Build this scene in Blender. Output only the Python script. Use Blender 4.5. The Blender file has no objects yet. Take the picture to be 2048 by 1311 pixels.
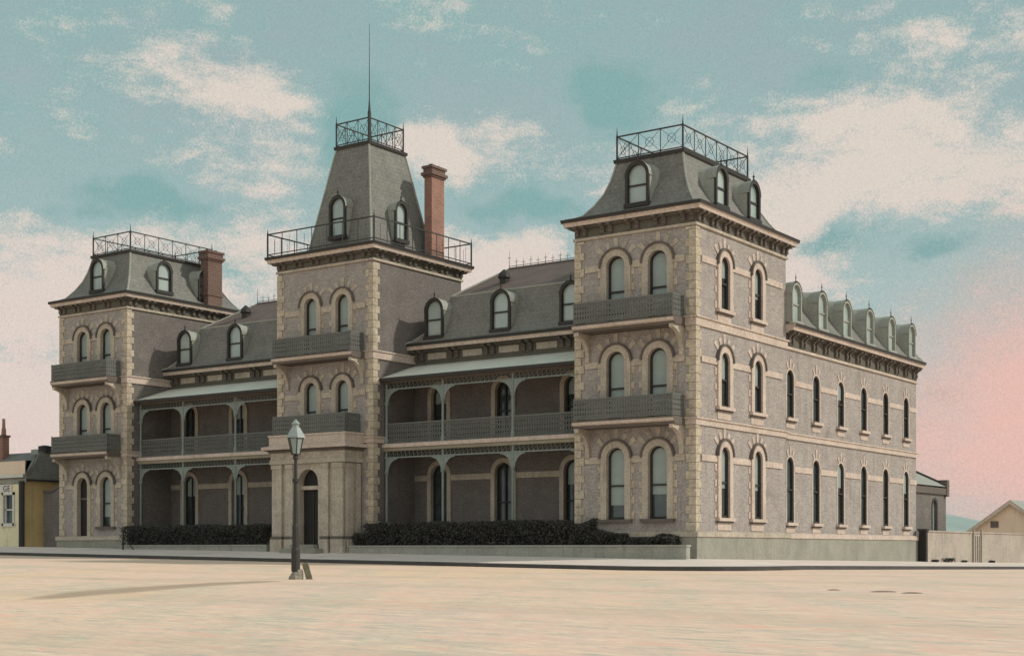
import bpy, bmesh, math, random
from mathutils import Vector, Matrix, geometry
random.seed(7)
PI = math.pi
C = bpy.context.scene.collection
sc = bpy.context.scene

# ------------------------------------------------------------------ materials
def srgb(r, g, b):
    f = lambda c: (c/255/12.92) if c/255 <= .04045 else ((c/255+.055)/1.055)**2.4
    return (f(r), f(g), f(b), 1)

class NT:
    def __init__(s, tree): s.t = tree; s.n = tree.nodes; s.l = tree.links
    def new(s, typ, **kw):
        n = s.n.new(typ)
        for k, v in kw.items(): setattr(n, k, v)
        return n
    def put(s, sock, v):
        if hasattr(v, 'is_output'): s.l.new(v, sock)
        else: sock.default_value = v
    def math(s, op, a, b=0.0, c=None):
        n = s.new('ShaderNodeMath', operation=op)
        s.put(n.inputs[0], a); s.put(n.inputs[1], b)
        if c is not None: s.put(n.inputs[2], c)
        return n.outputs[0]
    def mix(s, fac, a, b, mode='MIX'):
        n = s.new('ShaderNodeMix', data_type='RGBA', blend_type=mode)
        s.put(n.inputs['Factor'], fac); s.put(n.inputs[6], a); s.put(n.inputs[7], b)
        return n.outputs[2]
    def noise(s, vec, scale, detail=3.0, rough=.55):
        n = s.new('ShaderNodeTexNoise'); s.put(n.inputs['Vector'], vec)
        n.inputs['Scale'].default_value = scale; n.inputs['Detail'].default_value = detail
        n.inputs['Roughness'].default_value = rough
        return n.outputs['Fac']
    def ramp(s, fac, lo, hi):
        n = s.new('ShaderNodeMapRange', interpolation_type='SMOOTHSTEP')
        s.put(n.inputs[0], fac); n.inputs[1].default_value = lo; n.inputs[2].default_value = hi
        return n.outputs[0]

def material(name, col, rough=.85, spec=.25, vary=.18, scale=1.3, grain=.16, gscale=11.0, metallic=0,
             bump=0.0, bscale=30, brick=None, wave=None, stain=None, streak=0):
    """procedural surface: base colour broken by large blotches and fine grain"""
    m = bpy.data.materials.new(name); m.use_nodes = True
    N = NT(m.node_tree); N.n.clear()
    out = N.new('ShaderNodeOutputMaterial'); b = N.new('ShaderNodeBsdfPrincipled')
    N.l.new(b.outputs[0], out.inputs[0])
    geo = N.new('ShaderNodeNewGeometry'); pos = geo.outputs['Position']
    big = N.noise(pos, scale, 4); fine = N.noise(pos, gscale, 2, .7)
    c = tuple(col) if len(col) == 4 else tuple(col) + (1,)
    color = c
    height = None
    if brick:
        # face-aligned coordinates: u runs along the wall, v is height
        sx = N.new('ShaderNodeSeparateXYZ'); N.l.new(pos, sx.inputs[0])
        sn = N.new('ShaderNodeSeparateXYZ'); N.l.new(geo.outputs['Normal'], sn.inputs[0])
        isx = N.math('GREATER_THAN', N.math('ABSOLUTE', sn.outputs[0]), .6)
        mu = N.new('ShaderNodeMix', data_type='FLOAT')
        N.put(mu.inputs[0], isx); N.put(mu.inputs[2], sx.outputs[0]); N.put(mu.inputs[3], sx.outputs[1])
        cv = N.new('ShaderNodeCombineXYZ'); N.put(cv.inputs[0], mu.outputs[0]); N.put(cv.inputs[1], sx.outputs[2])
        bt = N.new('ShaderNodeTexBrick'); N.l.new(cv.outputs[0], bt.inputs['Vector'])
        bt.inputs['Color1'].default_value = c
        bt.inputs['Color2'].default_value = brick['c2'] + (1,)
        bt.inputs['Mortar'].default_value = brick['mortar'] + (1,)
        bt.inputs['Scale'].default_value = 1.0
        bt.inputs['Brick Width'].default_value = brick['w']; bt.inputs['Row Height'].default_value = brick['h']
        bt.inputs['Mortar Size'].default_value = brick['ms']; bt.inputs['Bias'].default_value = 0
        bt.offset = .5
        color = bt.outputs['Color']; height = bt.outputs['Fac']
    f1 = N.math('MULTIPLY_ADD', N.math('SUBTRACT', big, .5), vary*2.6, 1.0)
    f2 = N.math('MULTIPLY_ADD', N.math('SUBTRACT', fine, .5), grain*3.0, 1.0)
    f = N.math('MULTIPLY', f1, f2)
    cv = N.new('ShaderNodeCombineXYZ')
    for i in range(3): N.put(cv.inputs[i], f)
    color = N.mix(1.0, color, cv.outputs[0], 'MULTIPLY')
    if streak:
        ms = N.new('ShaderNodeMapping'); N.l.new(pos, ms.inputs[0]); ms.inputs['Scale'].default_value = (2.6,2.6,.22)
        sk = N.ramp(N.noise(ms.outputs[0], 1.6, 4, .6), .52, .74)
        color = N.mix(N.math('MULTIPLY', sk, streak), color, (.10,.09,.078,1))
    if stain:
        st = N.ramp(N.noise(pos, stain[1], 5, .6), stain[2], stain[3])
        color = N.mix(N.math('MULTIPLY', st, stain[4]), color, stain[0] + (1,))
    N.put(b.inputs['Base Color'], color)
    b.inputs['Roughness'].default_value = rough; b.inputs['Specular IOR Level'].default_value = spec
    b.inputs['Metallic'].default_value = metallic
    if wave:
        w = N.new('ShaderNodeTexWave', bands_direction='X'); N.l.new(pos, w.inputs['Vector'])
        w.inputs['Scale'].default_value = wave; height = w.outputs['Fac']
    if bump:
        h = N.noise(pos, bscale, 3)
        if height is not None: h = N.math('SUBTRACT', N.math('MULTIPLY', h, .5), height)
        bp = N.new('ShaderNodeBump'); N.put(bp.inputs['Height'], h)
        bp.inputs['Strength'].default_value = bump; bp.inputs['Distance'].default_value = .03
        N.l.new(bp.outputs[0], b.inputs['Normal'])
    return m

BR = lambda c2, mo: dict(c2=c2, mortar=mo, w=.26, h=.088, ms=.011)
M = {
 'brick': material('face_brick', streak=0.3, col=(.362,.325,.298), brick=BR((.285,.253,.235),(.355,.322,.296)), vary=.2, grain=.48, gscale=13, bump=.35,
                   stain=((.13,.115,.10), .5, .58, .80, .45)),
 'brick_brown_shade': material('brown_shade_brick', streak=0.3, col=(.17,.15,.138), brick=BR((.138,.124,.117),(.19,.17,.154)), vary=.2, grain=.45, gscale=13, bump=.35,
                   stain=((.09,.075,.07), .5, .55, .8, .4)),  # browner brick, with painted shade for tower sides and verandah walls
 'brick_red': material('red_chimney_brick', streak=0.3, col=(.34,.17,.125), brick=BR((.26,.125,.095),(.34,.24,.2)), vary=.2, grain=.22, bump=.3),
 'brick_dark': material('dark_chimney_brick', streak=0.3, col=(.15,.088,.07), brick=BR((.11,.068,.056),(.25,.18,.15)), vary=.2, grain=.22, bump=.3),
 'stone': material('cream_stone', streak=0.34, col=(.43,.375,.305), vary=.28, scale=1.3, grain=.36, bump=.2, stain=((.26,.22,.16), .9, .56, .78, .5)),
 'stone_pink': material('pink_cream_stone', streak=0.26, col=(.52,.43,.365), vary=.22, scale=1.1, grain=.32, bump=.15, stain=((.3,.24,.19), .9, .58, .8, .4)),
 'stone_quoin': material('quoin_stone', streak=0.26, col=(.455,.39,.30), vary=.35, scale=2.2, grain=.40, bump=.2),
 'stone_dark': material('weathered_shade_stone', (.13,.11,.095), vary=.25, grain=.2, bump=.2),  # dark mouldings; also carries painted shade in the side window reveals
 'frieze': material('frieze_render', (.12,.112,.09), vary=.2, grain=.2),  # darkened to carry the shade under the cornice
 'plinth': material('plinth_render', streak=0.3, col=(.29,.285,.235), vary=.22, scale=.9, grain=.24, bump=.3, stain=((.2,.2,.17), .5, .5, .75, .5)),
 'render': material('wall_render', streak=0.35, col=(.31,.305,.262), vary=.24, scale=.8, grain=.22, bump=.25, stain=((.36,.38,.32), .6, .5, .75, .5)),
 'slate': material('roof_slate', streak=0.22, col=(.195,.19,.17), rough=.7, spec=.3, vary=.24, grain=.34, gscale=8, bump=.25,
                   brick=dict(c2=(.178,.174,.156), mortar=(.15,.147,.133), w=.3, h=.19, ms=.012)),
 'slate_red': material('upper_roof_tin', (.15,.115,.10), rough=.7, vary=.25, grain=.2),
 'lead': material('lead_flashing', (.31,.32,.28), rough=.7, spec=.3, vary=.18, grain=.2),
 'dark': material('dark_joinery', (.042,.039,.037), rough=.6, vary=.2),
 'iron': material('dark_iron', (.045,.047,.045), rough=.55, vary=.2),
 'iron_green': material('balcony_iron', (.138,.142,.132), rough=.6, vary=.2, grain=.2),
 'iron_teal': material('verandah_iron', (.215,.25,.23), rough=.6, vary=.15),
 'tin': material('verandah_tin', (.70,.71,.62), rough=.5, spec=.4, vary=.16, scale=.7, grain=.1, wave=6.0, bump=.3),
 'blind': material('window_blind', (.28,.335,.312), rough=.35, spec=.5, vary=.12, scale=2, grain=.06),
 'door': material('door_paint', (.024,.022,.021), rough=.6, vary=.2),
 'deck': material('deck_boards', (.30,.27,.21), vary=.2),
 'leaf': material('hedge_leaf', (.060,.058,.050), rough=.7, vary=.5, scale=2.5, grain=.3, gscale=18),
 'stem': material('hedge_stem', (.05,.04,.03), vary=.2),
 'ochre': material('ochre_render', streak=0.25, col=(.60,.45,.22), vary=.2, scale=.9, grain=.2, bump=.2),
 'yellow': material('yellow_render', streak=0.25, col=(.74,.68,.45), vary=.18, scale=.7, grain=.2, bump=.2, stain=((.5,.46,.3), .8, .52, .78, .6)),
 'paint': material('pale_paint', (.6,.58,.53), rough=.6, vary=.12),
 'cream': material('cream_render', streak=0.15, col=(.72,.58,.45), vary=.12, scale=.6, grain=.14),
 'wallpink': material('boundary_render', streak=0.28, col=(.385,.33,.285), vary=.26, scale=.8, grain=.26, gscale=9, bump=.25, stain=((.44,.42,.3), .5, .48, .72, .6)),
 'lampglass': material('lantern_glass', (.24,.30,.30), rough=.12, spec=.6, vary=.1),
 'lamptop': material('lantern_tin', (.26,.30,.285), rough=.5, spec=.5, vary=.15),
 'timber': material('weathered_timber', (.17,.16,.11), vary=.2, grain=.2),
 'rock': material('lamp_base_stone', (.24,.225,.18), vary=.25, scale=4, grain=.2, bump=.3),
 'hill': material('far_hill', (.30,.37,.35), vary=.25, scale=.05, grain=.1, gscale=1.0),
 'scrub': material('scrub_leaf', (.05,.055,.045), vary=.4, scale=6, grain=.2),
 'dirt': material('dark_dirt', (.27,.21,.16), vary=.3, scale=5),
 'lamp_shadow': material('lamp_shadow_earth', (.46,.36,.27), vary=.4, scale=1.2, grain=.35, gscale=6),  # earth tone for the painted lamp shadow, unused
 'ink': material('sign_letter', (.10,.08,.06), vary=.1),
}

def glass_material(name, col, tint):
    m = bpy.data.materials.new(name); m.use_nodes = True
    b = m.node_tree.nodes['Principled BSDF']; N = NT(m.node_tree)
    geo = N.new('ShaderNodeNewGeometry')
    f = N.noise(geo.outputs['Position'], .8, 3)
    N.put(b.inputs['Base Color'], N.mix(N.ramp(f, .3, .7), col + (1,), tint + (1,)))
    b.inputs['Roughness'].default_value = .09; b.inputs['Specular IOR Level'].default_value = .7
    h = N.noise(geo.outputs['Position'], 2.2, 2)
    bp = N.new('ShaderNodeBump'); N.put(bp.inputs['Height'], h); bp.inputs['Strength'].default_value = .12
    bp.inputs['Distance'].default_value = .02; N.l.new(bp.outputs[0], b.inputs['Normal'])
    return m
M['glass'] = glass_material('window_glass', (.035,.045,.045), (.07,.09,.088))
M['glass_pale'] = glass_material('attic_glass', (.30,.37,.35), (.40,.46,.43))

def road_material():
    m = bpy.data.materials.new('sandy_road'); m.use_nodes = True
    N = NT(m.node_tree); b = m.node_tree.nodes['Principled BSDF']
    p = N.new('ShaderNodeNewGeometry').outputs['Position']
    mp = N.new('ShaderNodeMapping'); N.l.new(p, mp.inputs[0]); mp.inputs['Scale'].default_value = (1,1,1)
    rot = N.new('ShaderNodeMapping', vector_type='POINT'); N.l.new(p, rot.inputs[0]); rot.inputs['Rotation'].default_value = (0,0,math.radians(-35)); 
    st = N.new('ShaderNodeMapping'); N.l.new(rot.outputs[0], st.inputs[0]); st.inputs['Scale'].default_value = (1,.16,1); q = st.outputs[0]
    a = N.noise(p, .16, 5, .6); d = N.noise(q, .7, 4, .6); st2 = N.new('ShaderNodeMapping'); N.l.new(p, st2.inputs[0]); st2.inputs['Scale'].default_value = (.28,1,1); q2 = st2.outputs[0]
    e = N.noise(q2, 2.6, 7, .8); g = N.noise(q2, 6.0, 6, .8)
    c = N.mix(N.ramp(a, .35, .65), (.77,.56,.39,1), (.76,.545,.45,1))
    sxy = N.new('ShaderNodeSeparateXYZ'); N.l.new(p, sxy.inputs[0])
    c = N.mix(N.math('MULTIPLY', N.ramp(N.math('ADD', sxy.outputs[0], N.math('MULTIPLY', a, 16.0)), 8, 28), .75), c, (.72,.53,.455,1))
    c = N.mix(N.math('MULTIPLY', N.ramp(d, .46, .68), .6), c, (.52,.50,.40,1))
    c = N.mix(N.math('MULTIPLY', N.ramp(e, .50, .62), .62), c, (.40,.41,.35,1))
    c = N.mix(N.math('MULTIPLY', N.math('SUBTRACT', 1.0, N.ramp(e, .36, .49)), .8), c, (.80,.47,.35,1))
    c = N.mix(N.math('MULTIPLY', N.ramp(g, .48, .60), .7), c, (.84,.66,.50,1))
    # faint cart tracks running along the street
    w = N.new('ShaderNodeTexWave', bands_direction='Y'); N.l.new(p, w.inputs['Vector'])
    w.inputs['Scale'].default_value = .045; w.inputs['Distortion'].default_value = 3.0; w.inputs['Detail'].default_value = 4
    w.inputs['Detail Scale'].default_value = .6
    c = N.mix(N.math('MULTIPLY', N.ramp(w.outputs['Fac'], .72, .95), .22), c, (.50,.40,.30,1))
    # the lamp's long cast shadow, painted into the road colour as a dark streak
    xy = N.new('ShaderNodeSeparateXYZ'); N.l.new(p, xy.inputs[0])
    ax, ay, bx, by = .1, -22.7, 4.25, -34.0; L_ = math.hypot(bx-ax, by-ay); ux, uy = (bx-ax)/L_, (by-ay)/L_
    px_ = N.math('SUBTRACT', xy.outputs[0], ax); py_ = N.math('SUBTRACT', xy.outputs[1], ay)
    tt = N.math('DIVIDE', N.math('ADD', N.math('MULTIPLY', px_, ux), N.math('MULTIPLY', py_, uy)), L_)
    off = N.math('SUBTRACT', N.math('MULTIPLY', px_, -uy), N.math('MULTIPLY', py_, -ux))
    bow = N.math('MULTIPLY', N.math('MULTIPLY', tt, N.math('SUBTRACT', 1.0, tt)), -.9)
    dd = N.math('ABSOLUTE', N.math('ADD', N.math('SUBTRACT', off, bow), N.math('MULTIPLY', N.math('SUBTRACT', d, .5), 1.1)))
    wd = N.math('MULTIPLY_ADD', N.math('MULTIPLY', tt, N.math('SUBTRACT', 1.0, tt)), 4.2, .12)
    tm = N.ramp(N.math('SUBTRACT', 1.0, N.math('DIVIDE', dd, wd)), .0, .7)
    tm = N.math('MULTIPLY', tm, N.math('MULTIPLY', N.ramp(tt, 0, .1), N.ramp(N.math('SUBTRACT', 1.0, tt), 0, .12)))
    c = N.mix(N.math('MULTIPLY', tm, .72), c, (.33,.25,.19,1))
    N.put(b.inputs['Base Color'], c); b.inputs['Roughness'].default_value = .95
    b.inputs['Specular IOR Level'].default_value = .1
    bp = N.new('ShaderNodeBump'); N.put(bp.inputs['Height'], N.math('ADD', e, N.math('MULTIPLY', d, 1.5)))
    bp.inputs['Strength'].default_value = .5; bp.inputs['Distance'].default_value = .05
    N.l.new(bp.outputs[0], b.inputs['Normal'])
    return m
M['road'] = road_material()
M['pave'] = material('pavement_stone', (.68,.59,.53), vary=.12, scale=.5, grain=.14, stain=((.45,.44,.42), .35, .5, .75, .5), bump=.15)
M['kerbstone'] = material('kerb_stone', (.075,.07,.066), vary=.3, grain=.2)

# ------------------------------------------------------------------ mesh builder
class MB:
    def __init__(s): s.v = []; s.f = []; s.m = []; s.mats = []
    def mi(s, mat):
        if mat not in s.mats: s.mats.append(mat)
        return s.mats.index(mat)
    def face(s, pts, mat):
        i = len(s.v); s.v += [tuple(p) for p in pts]
        s.f.append(tuple(range(i, i+len(pts)))); s.m.append(s.mi(mat))
    def box(s, x0, x1, y0, y1, z0, z1, mat):
        i = len(s.v)
        s.v += [(x0,y0,z0),(x1,y0,z0),(x1,y1,z0),(x0,y1,z0),(x0,y0,z1),(x1,y0,z1),(x1,y1,z1),(x0,y1,z1)]
        for q in ((3,2,1,0),(4,5,6,7),(0,1,5,4),(1,2,6,5),(2,3,7,6),(3,0,4,7)):
            s.f.append(tuple(i+k for k in q)); s.m.append(s.mi(mat))
    def prism(s, A, B, mat, capA=True, capB=True):
        """two matching loops joined by side quads"""
        i = len(s.v); n = len(A); k = s.mi(mat)
        s.v += [tuple(p) for p in A] + [tuple(p) for p in B]
        for j in range(n):
            j2 = (j+1) % n; s.f.append((i+j, i+j2, i+n+j2, i+n+j)); s.m.append(k)
        if capA: s.f.append(tuple(i+j for j in reversed(range(n)))); s.m.append(k)
        if capB: s.f.append(tuple(i+n+j for j in range(n))); s.m.append(k)
    def tube(s, p0, p1, r, mat, n=6, r1=None, caps=True):
        p0 = Vector(p0); p1 = Vector(p1); d = (p1-p0).normalized()
        a = d.orthogonal().normalized(); b = d.cross(a)
        r1 = r if r1 is None else r1
        A = [p0 + (a*math.cos(2*PI*k/n) + b*math.sin(2*PI*k/n))*r for k in range(n)]
        B = [p1 + (a*math.cos(2*PI*k/n) + b*math.sin(2*PI*k/n))*r1 for k in range(n)]
        s.prism(A, B, mat, caps, caps)
    def lathe(s, x, y, prof, mat, n=10, ph=0):
        loops = [[(x+r*math.cos(2*PI*k/n+ph), y+r*math.sin(2*PI*k/n+ph), z) for k in range(n)] for r, z in prof]
        for a, b in zip(loops, loops[1:]): s.prism(a, b, mat, False, False)
        s.face(list(reversed(loops[0])), mat); s.face(loops[-1], mat)
    def bar(s, p0, p1, w, mat):
        s.tube(p0, p1, w, mat, 4)
    def obj(s, name, parent=None, clean=True):
        me = bpy.data.meshes.new(name); me.from_pydata(s.v, [], s.f)
        for m in s.mats: me.materials.append(m)
        me.polygons.foreach_set('material_index', s.m)
        me.update()
        if clean:
            bm = bmesh.new(); bm.from_mesh(me)
            bmesh.ops.remove_doubles(bm, verts=bm.verts, dist=.0004)
            bmesh.ops.recalc_face_normals(bm, faces=bm.faces)
            bm.to_mesh(me); bm.free()
        o = bpy.data.objects.new(name, me); C.objects.link(o)
        if parent is not None: o.parent = parent
        return o

def empty(name, loc=(0,0,0), rz=0):
    o = bpy.data.objects.new(name, None); C.objects.link(o); o.location = loc; o.rotation_euler = (0,0,rz)
    o.empty_display_size = .3
    return o
def tag(o, label, cat, group=None, kind=None):
    if label: o['label'] = label
    if cat: o['category'] = cat
    if group: o['group'] = group
    if kind: o['kind'] = kind
    return o
def copy_part(src, parent, loc=None, rz=None):
    """a copy of a part and of its sub-parts"""
    c = src.copy(); C.objects.link(c); c.parent = parent
    if loc is not None: c.location = loc
    if rz is not None: c.rotation_euler = (0,0,rz)
    for ch in list(src.children):
        g = ch.copy(); C.objects.link(g); g.parent = c
    return c

# frames: (u along the wall, d outward, z) -> world
def front(y0): return lambda u, d, z: (u, y0-d, z)
def right(x0): return lambda u, d, z: (x0+d, u, z)
def left(x0): return lambda u, d, z: (x0-d, u, z)
def back(y0): return lambda u, d, z: (u, y0+d, z)

def arch(cx, w, z0, za, n=12):
    r = w/2; zs = za-r
    return [(cx-r, z0), (cx+r, z0)] + [(cx+r*math.cos(PI*k/n), zs+r*math.sin(PI*k/n)) for k in range(n+1)]

def wall(mb, F, outline, holes, mat, reveal=.24, rmat=None):
    loops = [[Vector((u, z, 0)) for u, z in outline]] + [[Vector((u, z, 0)) for u, z in h] for h in holes]
    flat = [p for l in loops for p in l]
    for t in geometry.tessellate_polygon(loops):
        mb.face([F(flat[i].x, 0, flat[i].y) for i in t], mat)
    for h in holes:
        for a, b in zip(h, h[1:] + h[:1]):
            mb.face([F(a[0],0,a[1]), F(b[0],0,b[1]), F(b[0],-reveal,b[1]), F(a[0],-reveal,a[1])], rmat or mat)
def rect(u0, u1, z0, z1): return [(u0,z0),(u1,z0),(u1,z1),(u0,z1)]
def fbox(mb, F, u0, u1, d0, d1, z0, z1, mat):
    P = [F(u0,d0,z0), F(u1,d1,z1)]
    xs = sorted((P[0][0], P[1][0])); ys = sorted((P[0][1], P[1][1])); zs = sorted((P[0][2], P[1][2]))
    mb.box(xs[0], xs[1], ys[0], ys[1], zs[0], zs[1], mat)

def loop_rect(x0, x1, y0, y1, o, z, ob=None):
    ob = o if ob is None else ob
    return [(x0-o,y0-o,z),(x1+o,y0-o,z),(x1+o,y1+ob,z),(x0-o,y1+ob,z)]
def ring_profile(mb, x0, x1, y0, y1, prof):
    """mitred mouldings round a rectangle; prof = [(out, z, material of the face up to the next)]"""
    for (o0,z0,m),(o1,z1,_) in zip(prof, prof[1:]):
        A = loop_rect(x0,x1,y0,y1,o0,z0); B = loop_rect(x0,x1,y0,y1,o1,z1)
        for k in range(4):
            k2 = (k+1) % 4; mb.face([A[k],A[k2],B[k2],B[k]], m)
def run_profile(mb, F, u0, u1, prof, caps=True):
    for (o0,z0,m),(o1,z1,_) in zip(prof, prof[1:]):
        mb.face([F(u0,o0,z0),F(u1,o0,z0),F(u1,o1,z1),F(u0,o1,z1)], m)
    if caps:
        for u in (u0, u1): mb.face([F(u,o,z) for o,z,_ in prof] + [F(u,0,prof[-1][1]), F(u,0,prof[0][1])], prof[0][2])

# ------------------------------------------------------------------ the hotel
hotel = empty('hotel', (0,0,0))
tag(hotel, 'large three-storey brown brick hotel with mansard-roofed towers, arched windows and iron verandahs', 'hotel')

S, Q, DK = M['stone'], M['stone_quoin'], M['stone_dark']
WIN = {}
def window_part(w, h, style, var=0):
    """surround > sash, pane, blind, sill; origin at sill centre on the wall face, outward = -y"""
    key = (round(w,2), round(h,2), style, var)
    if key in WIN: return WIN[key]
    r = w/2; zs = h-r; n = 14
    F = front(0)
    mb = MB()
    plain = style in ('wing', 'verandah')
    b = .09 if style == 'wing' else .22 if style == 'verandah' else .27
    proud = .02 if style == 'wing' else .09
    sm = M['stone_pink'] if style in ('side','wing') else S
    path = lambda rr: [(-rr,0)] + [(rr*math.cos(PI-PI*k/n), zs+rr*math.sin(PI*k/n)) for k in range(n+1)] + [(rr,0)]
    I, O = path(r), path(r+b)
    for (a0,a1),(c0,c1) in zip(zip(I,I[1:]), zip(O,O[1:])):
        mb.face([F(a0[0],proud,a0[1]),F(a1[0],proud,a1[1]),F(c1[0],proud,c1[1]),F(c0[0],proud,c0[1])], sm)
        mb.face([F(c0[0],proud,c0[1]),F(c1[0],proud,c1[1]),F(c1[0],-.02,c1[1]),F(c0[0],-.02,c0[1])], sm)
        mb.face([F(a0[0],proud,a0[1]),F(a1[0],proud,a1[1]),F(a1[0],-.01,a1[1]),F(a0[0],-.01,a0[1])], sm)
    for s_ in (0, -1): mb.face([F(I[s_][0],proud,0),F(O[s_][0],proud,0),F(O[s_][0],-.02,0),F(I[s_][0],-.02,0)], sm)
    if style in ('front','side'):      # dark hood moulding over the arch
        ri, ro = r+b, r+b+.075
        A = [(ri*math.cos(PI*k/n), zs+ri*math.sin(PI*k/n)) for k in range(n+1)]
        B = [(ro*math.cos(PI*k/n), zs+ro*math.sin(PI*k/n)) for k in range(n+1)]
        hd = .15
        for k in range(n):
            mb.face([F(A[k][0],hd,A[k][1]),F(A[k+1][0],hd,A[k+1][1]),F(B[k+1][0],hd,B[k+1][1]),F(B[k][0],hd,B[k][1])], DK)
            mb.face([F(B[k][0],hd,B[k][1]),F(B[k+1][0],hd,B[k+1][1]),F(B[k+1][0],-.01,B[k+1][1]),F(B[k][0],-.01,B[k][1])], DK)
            mb.face([F(A[k][0],hd,A[k][1]),F(A[k+1][0],hd,A[k+1][1]),F(A[k+1][0],.08,A[k+1][1]),F(A[k][0],.08,A[k][1])], DK)
    # voussoirs: pale wedges set in the brick above the arch
    if style != 'verandah':
        nv = 5 if style == 'front' else 5 if style == 'side' else 3
        r0 = r+b+(.08 if style in ('front','side') else .0)
        for k in range(nv):
            a = PI/2 + (k-(nv-1)/2)*(.42 if style != 'wing' else .5)
            ln = .40 if k % 2 == (nv//2) % 2 else .30
            a0, a1 = a-.10, a+.10
            q = [(rr*math.cos(t), zs+rr*math.sin(t)) for rr, t in ((r0,a0),(r0+ln,a0*.92+a*.08),(r0+ln,a1*.92+a*.08),(r0,a1))]
            mb.prism([F(u,-.02,z) for u,z in q], [F(u,.03,z) for u,z in q], sm)
    # toothed jamb stones
    if style in ('front','side'):
        z = .0; k = 0
        while z + .3 < zs:
            e = .16 if k % 2 == 0 else .05
            if style == 'wing': e *= .6
            for s_ in (-1, 1):
                u0, u1 = sorted((s_*(r+b), s_*(r+b+e)))
                fbox(mb, F, u0, u1, -.02, .03, z+.012, z+.30, sm if style != 'front' else Q)
            z += .31; k += 1
    root = mb.obj('window', None)
    # sash
    SH = .08 if style in ('side','wing') else 0      # side openings are shallower
    F0 = F; F = lambda u, d, z: F0(u, d+SH if d < -.09 else d, z)
    mb = MB(); D = M['dark'] if style != 'side' else M['dark']
    I, O = path(r-.075), path(r+.01)
    for (a0,a1),(c0,c1) in zip(zip(I,I[1:]), zip(O,O[1:])):
        for d in (-.10,): mb.face([F(a0[0],d,max(a0[1],.0)),F(a1[0],d,a1[1]),F(c1[0],d,c1[1]),F(c0[0],d,c0[1])], D)
        mb.face([F(a0[0],-.10,a0[1]),F(a1[0],-.10,a1[1]),F(a1[0],-.2,a1[1]),F(a0[0],-.2,a0[1])], D)
    fbox(mb, F, -r, r, -.19, -.105, 0, .10, D)
    zm = h*.5 if style != 'front' else h*.47
    fbox(mb, F, -r+.05, r-.05, -.19, -.115, zm-.035, zm+.035, D)
    if style == 'verandah': fbox(mb, F, -.03, .03, -.19, -.12, .1, h-.05, D)
    sash = mb.obj('sash', root)
    mb = MB(); P = path(r+.005); mb.face([F(u,-.20,z) for u,z in P], M['glass']); mb.obj('pane', root)
    zb = h*({'front': (.10,.20,.34), 'side': (.50,.62,.42), 'wing': (2,.60,2), 'verandah': (2,.45,.7)}[style][var])
    if zb < h-.1:
        mb = MB(); zb = min(zb, zs-.02)
        pts = [(-r+.07, zb)] + [((r-.07)*math.cos(PI-PI*k/n), zs+(r-.07)*math.sin(PI*k/n)) for k in range(n+1)] + [(r-.07, zb)]
        mb.prism([F(u,-.193,z) for u,z in pts], [F(u,-.185,z) for u,z in pts], M['blind']); mb.obj('blind', root)
    F = F0; mb = MB()
    fbox(mb, F, -r-b-.06, r+b+.06, -.12, .17, -.13, 0, DK if style == 'front' else M['stone_pink'] if style != 'verandah' else S)
    if style in ('side','wing'):
        fbox(mb, F, -r-b-.02, r+b+.02, -.1, .10, -.2, -.13, DK)
        fbox(mb, F, -r-b*.8, r+b*.8, -.05, .028, -.50 if style == 'side' else -.44, -.2, M['stone_pink'])
    mb.obj('sill', root)
    WIN[key] = (root, [False])
    return WIN[key]
def put_window(w, h, style, pos, rz=0):
    root, used = window_part(w, h, style, random.choice((0,1,2)))
    if not used[0]:
        used[0] = True; root.parent = hotel; root.location = pos; root.rotation_euler = (0,0,rz); return root
    return copy_part(root, hotel, pos, rz)

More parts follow.
